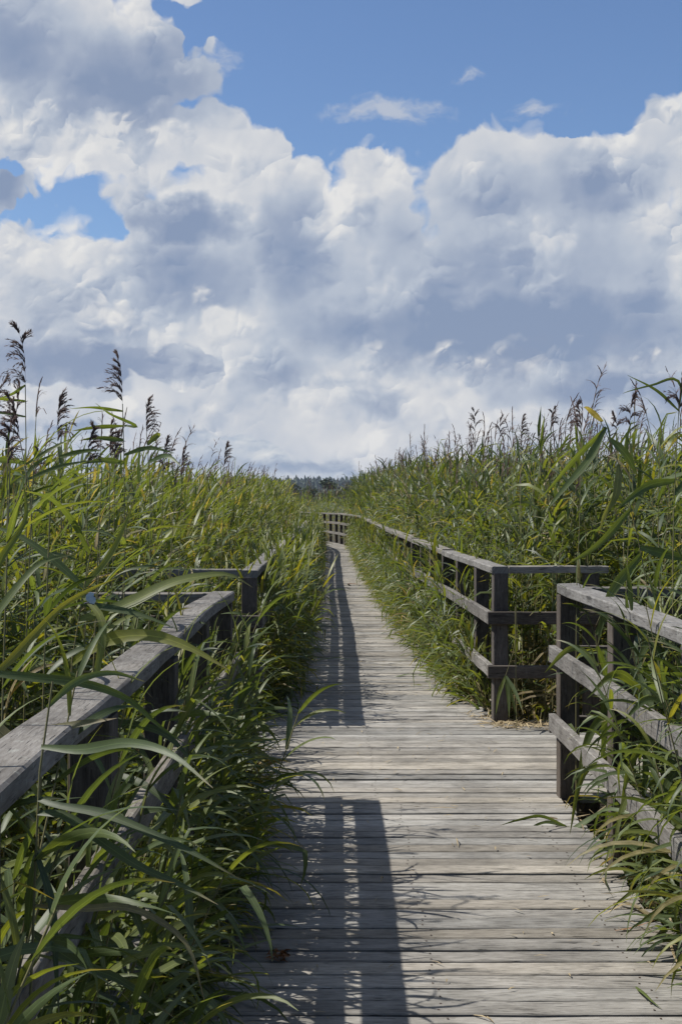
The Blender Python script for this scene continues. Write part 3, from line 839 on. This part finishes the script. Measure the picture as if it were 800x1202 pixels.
for (px, top, d, ln, lab) in ((556, 508, 11.3, .20, 'plume nodding left above the right bed, nearest the path'), (585, 515, 10.0, .17, 'silvery plume right of the nodding plume on the right bed'), (610, 515, 9.7, .17, 'second feathery plume from the nodding one on the right bed'), (645, 500, 9.5, .13, 'narrow upright plume in the middle of the right bed'),
                          (680, 505, 6.5, .14, 'pinkish brown plume left of the snapped reed'), (738, 500, 6.2, .15, 'dark plume between the snapped reed and the frame edge'), (722, 505, 9.3, .12, 'small pinkish plume just right of the snapped reed top')):
    single_reed(lab, d, [(px - 4, HY + .5 * F / d), (px, (top + HY + .5 * F / d) / 2), (px + 1, top)], [], ln, hr.uniform(-.6, .6) + (math.pi if hr.random() < .4 else 0), fill=(12, .3, EYE - (top - HY) * d / F - .15))
# low shoots at the right edge of the boards
single_reed('low green shoot lying out over the boards at the right edge', 6.0, [(705, 1010), (672, 978), (662, 968)],
    [([(668, 966), (635, 958), (610, 962), (586, 969)], 4, .3), ([(668, 968), (640, 965), (612, 977)], 4, .3), ([(666, 970), (690, 985), (640, 992)], 7, .8), ([(672, 972), (695, 960), (716, 945)], 9, .5), ([(672, 978), (700, 985), (715, 978)], 8, .9), ([(668, 975), (665, 990), (664, 998)], 6, .8)])
single_reed('bent reed at the far bay corner post with a fan of pale hanging leaves', 8.55, [(604, 700), (606, 735), (601, 770), (593, 793)],
    [([(594, 792), (604, 812), (613, 835)], 5, .3), ([(594, 793), (600, 818), (606, 842)], 5, .3), ([(593, 793), (596, 818), (597, 843)], 5, .35), ([(592, 793), (585, 815), (581, 840)], 5, .5)], root_dx=.02)
for (d, px, top, lab) in ((5.9, 698, 740, 'reed pushing through the right foreground railing at its far end'), (5.0, 748, 770, 'reed leaning through the middle of the right foreground railing'), (4.6, 788, 800, 'reed drooping over the boards below the right foreground railing')):
    single_reed(lab, d, [(CX + 1.30 * F / d, HY + 1.5 * F / d), (CX + 1.24 * F / d, HY + .9 * F / d), (px + 8, top + 60), (px, top)], [([(px + 10, top + 100), (px - 10, top + 130), (px - 22, top + 190)], 10, .45), ([(px + 4, top + 40), (px - 25, top + 20), (px - 60, top + 50)], 9, .5), ([(px + 8, top + 60), (px + 10, top + 120), (px + 2, top + 200)], 10, .4),
        ([(px + 2, top + 20), (px + 14, top + 60), (px + 12, top + 130)], 10, .35), ([(px + 12, top + 150), (px - 15, top + 170), (px - 30, top + 240)], 9, .55), ([(px, top + 5), (px + 25, top - 30), (px + 55, top - 10)], 9, .4)], fill=(3, .1, .7))

# ------------------------------------------------------------------ small things lying about
def blade_thing(name, label, cat, pts, w, mat, group=None):
    g_ = Geo(); P = smooth_line([np.array(p, float) for p in pts], 9); o = P[0].copy()
    tang = np.gradient(P, axis=0); tang /= np.linalg.norm(tang, axis=1)[:, None]
    sd_ = np.cross(tang, np.array([.1, .15, 1.])); sd_ /= np.linalg.norm(sd_, axis=1)[:, None]
    ts = np.linspace(0, 1, 9)
    ribbon(g_, P - o, w * np.minimum(1, .4 + ts * 3) * (1 - ts ** 2.2) + .0008, sd_, .15, .4, 0)
    ob = link(bpy.data.objects.new(name, parts_mesh(name, g_, mat))); ob.location = tuple(o)
    return tag(ob, label, cat, group)
def gp(px, py, z=.008):
    d = (EYE - z) * F / (py - HY); return np.array([(px - CX) * d / F, d, z])
blade_thing('fallen_leaf', 'long green reed leaf lying on the boards before the far corner post', 'leaf', [gp(464, 794), gp(478, 791, .02), gp(490, 792, .022), gp(503, 792)], .035, M_GREENLEAF)
blade_thing('fallen_leaf', 'pale green leaf lying on the boards at the lower right', 'leaf', [gp(746, 1158), gp(756, 1166, .02), gp(765, 1175, .015), gp(776, 1184)], .016, M_GREENLEAF)
blade_thing('fallen_leaf', 'dark curled leaf on the boards, the larger of two far along the path', 'leaf', [gp(423, 680), gp(433, 679, .05), gp(443, 680)], .06, M_RUST)
blade_thing('fallen_leaf', 'dark leaf on the boards, the nearer of two far along the path', 'leaf', [gp(408, 685), gp(415, 685, .05), gp(422, 686)], .05, M_RUST)
blade_thing('twig', 'brown broken reed stalk lying at the right edge of the boards', 'twig', [gp(721, 1092), gp(742, 1088, .015), gp(768, 1080, .03)], .009, M_RUST)
blade_thing('straw', 'yellow straw lying at the lower right board edge', 'straw', [gp(786, 1106, .02), gp(792, 1125, .03), gp(803, 1145)], .010, M_LITTER)
blade_thing('straw', 'short pale straw scrap on the boards by the right railing', 'straw', [gp(707, 1030), gp(709, 1036, .03), gp(713, 1041)], .012, M_LITTER)
cg = Geo()
for _ in range(60):
    a, e_ = hr.uniform(0, 6.28), hr.uniform(-.1, .7); c0 = hr.normal(0, .018, 3) * (1, .7, .2) + (0, 0, .008)
    L_ = hr.uniform(.02, .05); v = np.array([math.cos(a) * math.cos(e_), math.sin(a) * math.cos(e_), abs(math.sin(e_)) * .5]); sv = np.cross(v, hr.normal(size=3)); sv /= np.linalg.norm(sv)
    ribbon(cg, [c0, c0 + v * L_ * .5 + (0, 0, .006), c0 + v * L_], [.003, .006, .001], np.repeat(sv[None], 3, 0), 0, .5, 0)
cl = link(bpy.data.objects.new('dry_plume', parts_mesh('dry_plume', cg, M_RUST))); cl.location = tuple(gp(326, 1125, .004))
tag(cl, 'small rusty brown scrap of dry plume lying in the shade on the boards', 'plant scrap')
# broken straw and leaf bits along the right edge and across the bay
lg = Geo()
for _ in range(1100):
    if hr.random() < .35: x, y = hr.uniform(1.0, 1.75), BAY1 - abs(hr.normal(0, .13)) + .03
    elif hr.random() < .8:
        y = 8.9 + 30 * hr.random() ** 1.6; x = float(right_x(y)) - abs(hr.normal(0, .09)) + .05
    else:
        y = hr.uniform(2.0, 6.5); x = (float(right_x(y)) - abs(hr.normal(0, .06)) + .05) if hr.random() < .6 else (float(left_x(y)) + abs(hr.normal(0, .10)))
    a = hr.normal(.2, .9) + (math.pi if hr.random() < .5 else 0); L_ = hr.uniform(.02, .13) * (1 if hr.random() < .85 else 1.8)
    v = np.array([math.cos(a), math.sin(a), 0]); c0 = np.array([x, y, .007]); sv = np.array([-v[1], v[0], hr.normal(0, .5)]); sv /= np.linalg.norm(sv)
    hgt = abs(hr.normal(0, .014))
    ribbon(lg, [c0, c0 + v * L_ * .5 + (0, 0, hgt), c0 + v * L_ + (0, 0, hr.uniform(0, .012))], np.array([.5, 1, .25]) * hr.uniform(.003, .014), np.repeat(sv[None], 3, 0), 0, .5, 0)
for _ in range(260):
    y = hr.uniform(3.2, 8.7) if hr.random() < .6 else hr.uniform(8.7, 24); x = hr.uniform(float(left_x(y)) + .05, float(right_x(y)) - .05)
    a = hr.uniform(0, 6.28); L_ = hr.uniform(.012, .06) * (1 if hr.random() < .9 else 2.2)
    v = np.array([math.cos(a), math.sin(a), 0]); c0 = np.array([x, y, .007]); sv = np.array([-v[1], v[0], hr.normal(0, .4)]); sv /= np.linalg.norm(sv)
    ribbon(lg, [c0, c0 + v * L_ * .5 + (0, 0, abs(hr.normal(0, .006))), c0 + v * L_ + (0, 0, hr.uniform(0, .006))], np.array([.5, 1, .25]) * hr.uniform(.002, .008), np.repeat(sv[None], 3, 0), 0, .5, 0)
lo = link(bpy.data.objects.new('reed_litter', parts_mesh('reed_litter', lg, M_LITTER)))
tag(lo, 'dry straw and leaf bits scattered over the boards and their edges', 'plant litter', kind='stuff')

# the pale blue butterfly at rest on a leaf
bf = empty('butterfly', tuple(at(104, 708, 1.955))); tag(bf, 'small pale blue butterfly resting with closed wings on a reed leaf', 'butterfly')
def wing(outline, off):
    n = len(outline); V = [(x, off + .0006 * math.sin(i), z) for i, (x, z) in enumerate(outline)]
    c = np.mean(V, axis=0); V = [tuple(c)] + V
    me = bpy.data.meshes.new('wing'); T = .00025
    V2 = [(x, y - T, z) for x, y, z in V] + [(x, y + T, z) for x, y, z in V]; m_ = len(V)
    f = [(0, 1 + i, 1 + (i + 1) % n) for i in range(n)] + [(m_, m_ + 1 + (i + 1) % n, m_ + 1 + i) for i in range(n)] + [(1 + i, m_ + 1 + i, m_ + 1 + (i + 1) % n, 1 + (i + 1) % n) for i in range(n)]
    me.from_pydata(V2, [], f); me.materials.append(M_WING); return me
hind = [(.001, .001), (.005, -.002), (.009, -.001), (.0115, .003), (.011, .008), (.007, .011), (.002, .008)]
fore = [(0, .002), (.004, .006), (.008, .011), (.008, .016), (.003, .0175), (-.003, .013), (-.004, .006)]
for nm, ol, offs in (('hind_wing', hind, (-.0012, .0012)), ('fore_wing', fore, (-.0018, .0018))):
    for f_ in offs: link(bpy.data.objects.new(nm, wing([(x * .95, z * .95) for x, z in ol], f_)), bf)
bgm = Geo(); tube(bgm, [(-.007, 0, -.001), (-.005, 0, .000), (0, 0, .001), (.006, 0, -.001), (.010, 0, -.003)], [.0004, .0013, .0015, .0012, .0003], 8)
for s_ in (-1, 1): tube(bgm, [(-.007, 0, 0), (-.010, s_ * .002, .003), (-.013, s_ * .004, .005)], [.0002, .00015, .0003], 4)
link(bpy.data.objects.new('body', parts_mesh('body', bgm, M_BODY)), bf)


# ------------------------------------------------------------------ far trees, wooded hills
def clump_tree(seed, h, w):
    r = np.random.default_rng(seed); trunk, crown = Geo(), Geo()
    tube(trunk, [(0, 0, 0), (.1, 0, h * .25), (.0, .1, h * .55), (.15, 0, h * .85)], [h*.022, h*.018, h*.012, h*.005], 6)
    cl = []
    for i in range(9):
        a = r.uniform(0, 6.28); z = r.uniform(.25, .92); rad = w * .5 * math.sin(math.pi * min(.12 + z * .85, 1)) * r.uniform(.3, .9)
        c = np.array([math.cos(a) * rad, math.sin(a) * rad, h * z]); cl.append(c)
        tube(trunk, [(0, 0, h * z * .6), c * (.5, .5, 1) * (1, 1, .85), c], [h*.010, h*.007, h*.003], 4)
    for c in cl:
        cr = w * r.uniform(.16, .27); ti = r.uniform(.2, .8)
        for _ in range(150):
            v = r.normal(size=3); v /= np.linalg.norm(v); p = c + v * cr * (1, 1, .8) * r.uniform(.55, 1.1)
            a = r.normal(size=3); a /= np.linalg.norm(a); b = np.cross(a, v); b /= np.linalg.norm(b) + 1e-9
            sz = w * .035 * r.uniform(.6, 1.3)
            crown.add([p - a*sz - b*sz*.6, p + a*sz - b*sz*.5, p + a*sz*.8 + b*sz*.7, p - a*sz*.8 + b*sz*.6], [(0, 1, 2, 3)], np.clip(ti + r.normal(0, .18), 0, 1), 0)
    return trunk, crown
tree_me = []
for k in range(4):
    tr, cr = clump_tree(70 + k, 1.0 * (7 + k * .6), 6.5 + (k % 2) * 1.2)
    tree_me.append((parts_mesh('trunk', tr, M_BARK), parts_mesh('crown', cr, M_TREE)))
spots = [(-16, 300, 0), (-11.5, 330, 1), (-7, 310, 2), (-3.5, 345, 3), (0, 320, 0), (3.0, 335, 2), (6.5, 315, 1), (10.5, 340, 3), (15, 325, 0), (20, 350, 1), (-21, 345, 3), (-27, 320, 1), (26, 330, 2)]
order = sorted(range(len(spots)), key=lambda i: spots[i][0])
for i, (x, y, k) in enumerate(spots):
    o = empty('tree', (x, y, -.62)); s_ = (.78, .92, .70, .85)[(i * 7) % 4]; o.scale = (s_, s_, s_); o.rotation_euler = (0, 0, i * 1.7)
    tag(o, 'dark bushy green tree in the row behind the marsh, below the wooded hill', 'tree', 'bushy trees in the row behind the marsh')
    link(bpy.data.objects.new('trunk', tree_me[k][0]), o); link(bpy.data.objects.new('crown', tree_me[k][1]), o)

# the ridge
hx = np.linspace(-1800, 1800, 61); hy = np.linspace(1300, 3600, 24)
HX, HYY = np.meshgrid(hx, hy)
def hill_h(x, y):
    t = np.clip((y - 1350) / 800, 0, 1); t = t * t * (3 - 2 * t)
    return -.8 + t * (27 + 5 * np.sin(x / 310 + .8) + 3 * np.sin(x / 130) + .008 * x)
idx = np.arange(HX.size).reshape(HX.shape)
Q = np.stack([idx[:-1, :-1], idx[:-1, 1:], idx[1:, 1:], idx[1:, :-1]], -1).reshape(-1, 4)
hills = link(bpy.data.objects.new('hills', np_mesh('hills', np.stack([HX, HYY, hill_h(HX, HYY)], -1).reshape(-1, 3), Q, [M_FOREST], attrs={'tint': np.full(HX.size, .3)}, smooth=True)))
tag(hills, 'low wooded hills along the horizon', 'hills', kind='structure')
fg = Geo(); VV = []; QQ = []; TT = []; n = 0
r = np.random.default_rng(3)
for _ in range(5200):
    y = r.uniform(1380, 2200); x = r.uniform(-.42, .42) * y
    z = float(hill_h(x, y)); h = r.uniform(8, 15) * (1.25 if r.random() < .12 else 1); w = h * r.uniform(.30, .55)
    ring = []
    con = r.random() < .6
    prof = [(.05, .75), (.35, 1.), (.7, .6), (1., .04)] if con else [(.1, .7), (.4, 1.1), (.78, .85), (1., .2)]
    V = []
    for (zz, rr) in prof:
        for j in range(6):
            a = j * math.pi / 3 + zz * 2; q = w * rr * .5 * r.uniform(.75, 1.25)
            V.append((x + math.cos(a) * q, y + math.sin(a) * q, z - 1 + h * zz + r.uniform(-.3, .3)))
    V = np.array(V); Qs = np.array([(i*6+j, i*6+(j+1) % 6, (i+1)*6+(j+1) % 6, (i+1)*6+j) for i in range(3) for j in range(6)])
    VV.append(V); QQ.append(Qs + n); n += len(V); TT.append(np.full(len(V), np.clip(r.normal(.45, .25), 0, 1)))
fo = link(bpy.data.objects.new('forest', np_mesh('forest', np.concatenate(VV), np.concatenate(QQ), [M_FOREST], attrs={'tint': np.concatenate(TT)}, smooth=False)))
tag(fo, 'dark far-off forest covering the hills on the horizon', 'forest', kind='stuff')

# ------------------------------------------------------------------ light
SUN_EL, SUN_AZ = R(55.0), R(-88.0)                # azimuth clockwise from +Y: the sun stands to the left, a touch ahead
sd = np.array([math.sin(SUN_AZ) * math.cos(SUN_EL), math.cos(SUN_AZ) * math.cos(SUN_EL), math.sin(SUN_EL)])
sun = bpy.data.lights.new('sun', 'SUN'); sun.energy = 5.0; sun.angle = R(0.53); sun.color = (1.0, .955, .88)
so = bpy.data.objects.new('sun', sun); link(so); so.location = (0, 0, 50)
so.rotation_euler = Vector(sd).to_track_quat('Z', 'Y').to_euler()

# ------------------------------------------------------------------ the air
hz = bpy.data.meshes.new('haze')
x0, x1, y0, y1, z0, z1 = -3900, 3900, -400, 4000, -1.9, 75
hz.from_pydata([(x0,y0,z0),(x1,y0,z0),(x1,y1,z0),(x0,y1,z0),(x0,y0,z1),(x1,y0,z1),(x1,y1,z1),(x0,y1,z1)], [], [(3,2,1,0),(4,5,6,7),(0,1,5,4),(1,2,6,5),(2,3,7,6),(3,0,4,7)])
m, nt_, out_ = new_mat('air'); pv = nt_.nodes.new('ShaderNodeVolumePrincipled')
pv.inputs['Color'].default_value = (.72, .82, 1.0, 1); pv.inputs['Density'].default_value = .00008; pv.inputs['Anisotropy'].default_value = .2
nt_.links.new(pv.outputs[0], out_.inputs['Volume']); hz.materials.append(m)
tag(link(bpy.data.objects.new('haze', hz)), 'thin bluish summer haze over the marsh', 'haze', kind='stuff')

world = bpy.data.worlds.new('World'); scene.world = world; world.use_nodes = True
nt = world.node_tree
for n_ in list(nt.nodes): nt.nodes.remove(n_)
b = NB(nt)
wout = b.n('ShaderNodeOutputWorld'); bg = b.n('ShaderNodeBackground'); b.link(bg.outputs[0], wout.inputs[0])
bg.inputs['Strength'].default_value = 0.073
world.cycles.sampling_method = 'MANUAL'; world.cycles.sample_map_resolution = 512
sky = b.n('ShaderNodeTexSky'); sky.sky_type = 'NISHITA'; sky.sun_disc = False
sky.sun_elevation = SUN_EL; sky.sun_rotation = SUN_AZ
sky.altitude = 100; sky.air_density = 1.0; sky.dust_density = 0.6; sky.ozone_density = 1.6
tc = b.n('ShaderNodeTexCoord').outputs['Generated']
sp = b.n('ShaderNodeSeparateXYZ'); b.link(tc, sp.inputs[0])
az = b.math('ARCTAN2', sp.outputs[0], sp.outputs[1])
el = b.math('ARCSINE', sp.outputs[2])
K = 15.32                                          # about six and a half degrees of sky make one unit
cmb = b.n('ShaderNodeCombineXYZ'); b.link(b.math('MULTIPLY', az, K), cmb.inputs[0]); b.link(b.math('MULTIPLY', el, K), cmb.inputs[1])
P0 = cmb.outputs[0]
def cu(px, py): return ((px - CX) / 100.0, (HY - py) / 100.0)

def warp(P, scale, amt, seed, detail=3):
    n = b.noise(b.vmath('ADD', P, (seed, seed * .7, 0)), scale, detail, .55, dim='2D')
    v = b.vmath('SUBTRACT', n.outputs['Color'], (.5, .5, .5))
    return b.vmath('MULTIPLY_ADD', v, (amt, amt, 0), P)

def blobs(P, lst, k=.12):
    acc = None
    for (cx, cy, rx, ry, s_) in lst:
        x, y = cu(cx, cy); ix, iy = 100.0 / rx, 100.0 / ry
        q = b.vmath('LENGTH', b.vmath('MULTIPLY_ADD', P, (ix, iy, 0), (-x * ix, -y * iy, 0)))
        f = b.math('MULTIPLY_ADD', q, -s_, s_)     # s at the centre, 0 on the rim, negative outside
        acc = f if acc is None else b.math('SMOOTH_MAX', acc, f, k)
    return acc

LIT = (-.60, .80, 0)                               # the side of a cloud that faces the sun

def heads(P, scale, seed):
    """rounded cloud heads: height above the rim and how far each spot faces the sun"""
    v = b.n('ShaderNodeTexVoronoi', voronoi_dimensions='2D'); v.feature = 'F1'
    Q = b.vmath('ADD', P, (seed, seed * 1.3, 0))
    b.link(Q, v.inputs['Vector']); v.inputs['Scale'].default_value = scale; v.inputs['Randomness'].default_value = .95
    n = b.vmath('MULTIPLY', b.vmath('SUBTRACT', Q, v.outputs['Position']), (scale, scale, 0))
    ln = b.vmath('LENGTH', n)
    return b.math('SUBTRACT', .45, ln), b.math('MULTIPLY', b.vmath('DOT_PRODUCT', n, LIT), b.maprange(ln, .22, .62, 1.7, 0.0, True))

def layer(A, S, seed, scale, edge=.02, soft=(.06, .45), puff=.6, rag=.9, base=.62, warp_amt=.35, mottling=.25, fine=.13, flat=1.0):
    """alpha and brightness of one deck of cloud. A: masses of cloud; S: shaded undersides"""
    P = warp(warp(P0, 1.3, warp_amt, seed, 2), 4.5, fine, seed + 2, 4)
    low = b.noise(b.vmath('ADD', P0, (seed * 1.7, 4.1, 0)), 1.1, 3, .55, dim='2D')
    lowf = low.outputs[0]
    lsep = b.n('ShaderNodeSeparateColor'); b.link(low.outputs['Color'], lsep.inputs[0])
    PH = b.vmath('MULTIPLY', P, (1.0, flat, 1.0))
    h1, d1 = heads(PH, scale, seed); h2, d2 = heads(PH, scale * 2.3, seed + 1.7); h3, d3 = heads(PH, scale * 5.2, seed + 4.1)
    h = b.math('ADD', b.math('MULTIPLY', h1, rag), b.math('MULTIPLY_ADD', h2, rag * .5, b.math('MULTIPLY', h3, rag * .25)))
    den = b.math('ADD', blobs(P, A), h)
    wdt = b.maprange(lowf, .38, .62, soft[0], soft[1])
    alpha = b.math('SMOOTH_MIN', b.math('DIVIDE', b.math('SUBTRACT', den, edge), wdt, clamp=True), 1.0, .25)
    lit = b.math('MULTIPLY_ADD', d1, .50, b.math('MULTIPLY_ADD', d2, .34, b.math('MULTIPLY', d3, .20)))
    amp = b.maprange(lsep.outputs[1], .40, .64, .10 * puff, 1.2 * puff, True)
    fl = b.noise(P, scale * 1.4, 5, .58, dim='2D').outputs[0]
    lit = b.math('MULTIPLY_ADD', b.math('SUBTRACT', fl, .5), .55, lit)
    sh = b.math('MAXIMUM', blobs(warp(P0, 2.0, .5, seed + 5, 4), S, .12), -.10)
    mot = b.math('MULTIPLY', b.math('SUBTRACT', lowf, .5), mottling * 2)
    br = b.math('SUBTRACT', b.math('ADD', b.math('MULTIPLY_ADD', lit, amp, base), mot), sh, clamp=True)
    return alpha, br, lit

def cloud_color(br):
    return b.ramp(br, [(0.0, (2.7, 3.45, 5.0)), (.30, (3.6, 4.25, 5.6)), (.58, (5.3, 5.85, 6.8)), (.80, (7.3, 7.45, 7.75)), (1.0, (8.9, 8.8, 8.6))])

skyc = b.mix(1.0, sky.outputs[0], (1.03, 1.17, 1.38, 1), 'MULTIPLY')
# far bank of small clouds low over the horizon
A0 = [(400, 545, 1200, 140, 1.0), (-900, 520, 900, 110, 1.), (1700, 520, 900, 110, 1.)]
S0 = [(640, 498, 190, 14, .50), (330, 545, 260, 8, .30), (100, 500, 160, 16, .4), (480, 465, 120, 10, .45), (300, 478, 80, 10, .3), (520, 520, 200, 7, .3)]
a0, br0, _ = layer(A0, S0, 3.1, 1.25, .0, (.2, .5), .52, .60, .54, .30, .26, .17, 2.2)
# the great bank, blue above it
A1 = [(40, 70, 150, 110, 1.0), (140, 115, 105, 70, 1.0), (225, 0, 60, 36, .9), (200, 178, 110, 50, 1.0), (70, 175, 110, 46, .9), (305, 188, 36, 28, 1.),
      (250, 255, 120, 70, 1.), (-8, 240, 40, 36, .9), (80, 335, 130, 66, 1.), (447, 212, 66, 42, 1.), (365, 240, 34, 50, .9), (590, 235, 150, 72, 1.),
      (690, 215, 90, 48, 1.), (790, 190, 50, 50, 1.), (680, 290, 170, 100, 1.), (830, 330, 140, 120, 1.), (400, 400, 460, 150, 1.3), (420, 290, 130, 80, 1.),
      (-300, 250, 300, 200, .9), (1150, 280, 320, 150, .9), (400, -1500, 4800, 700, .3)]  # last mass: unseen overhead cloud, added to make the skylight less blue
S1 = [(150, 118, 130, 62, .85), (20, 90, 110, 85, .60), (218, 268, 76, 34, 1.25), (610, 392, 250, 62, 1.25), (345, 305, 54, 86, .62), (560, 330, 230, 80, .42),
      (420, 385, 130, 42, .62), (700, 235, 70, 44, .5), (5, 240, 40, 40, .9), (225, 335, 80, 66, .55), (740, 462, 170, 30, .8), (330, 430, 70, 36, .35), (590, 245, 110, 44, .34), (480, 290, 60, 40, .25), (110, 385, 90, 40, .5)]
a1, br1, _ = layer(A1, S1, 7.7, 1.02, .03, (.05, .24), .80, .60, .66, .34, .28, .17, 1.15)
# bright heads standing in front of the bank, their feet fading into it
A3 = [(228, 352, 28, 20, .6), (268, 385, 46, 26, .8), (175, 402, 36, 26, .8), (60, 300, 90, 36, .8), (440, 215, 60, 34, .9), (120, 175, 110, 26, .6), (560, 425, 150, 16, .3), (790, 170, 40, 34, .8)]
S3 = [(268, 420, 60, 18, .4), (440, 265, 80, 24, .4), (60, 345, 110, 22, .4), (540, 445, 130, 14, .3)]
a3, br3, l3 = layer(A3, S3, 21.9, 1.5, .02, (.20, .5), .50, .6, .80, .25, .10, .10)
# nearer grey cloud low on the left
A2 = [(80, 425, 130, 34, 1.), (205, 432, 70, 27, 1.), (40, 375, 110, 40, .8)]
S2 = [(100, 430, 200, 46, 1.0), (60, 370, 80, 30, .3)]
a2, br2, _ = layer(A2, S2, 12.3, 1.3, .02, (.05, .20), .70, .50, .72, .30, .15, .13, 1.4)
# thin wisp alone in the blue
Pw = warp(P0, 1.4, .5, 2.2, 4)
wn = b.noise(b.vmath('MULTIPLY', Pw, (1.0, 1.8, 1)), 3.0, 5, .62, dim='2D').outputs[0]
aw = b.math('MULTIPLY', b.maprange(b.math('ADD', blobs(Pw, [(455, 146, 80, 20, .8), (625, 152, 40, 14, .5), (552, 105, 24, 8, .5), (772, 2, 36, 12, 1.), (262, 90, 22, 20, .5)]), b.math('MULTIPLY', b.math('SUBTRACT', wn, .5), 1.3)), .0, .8, 0, 1, True), .80)
c = b.mix(b.math('MULTIPLY', a0, .96), skyc, cloud_color(br0))
c = b.mix(aw, c, (5.9, 6.3, 7.1))
c = b.mix(a1, c, cloud_color(br1))
c = b.mix(a2, c, cloud_color(br2))
c = b.mix(b.math('MULTIPLY', a3, b.maprange(l3, -.15, .20, 0, .85, True)), c, cloud_color(br3))
b.link(c, bg.inputs['Color'])
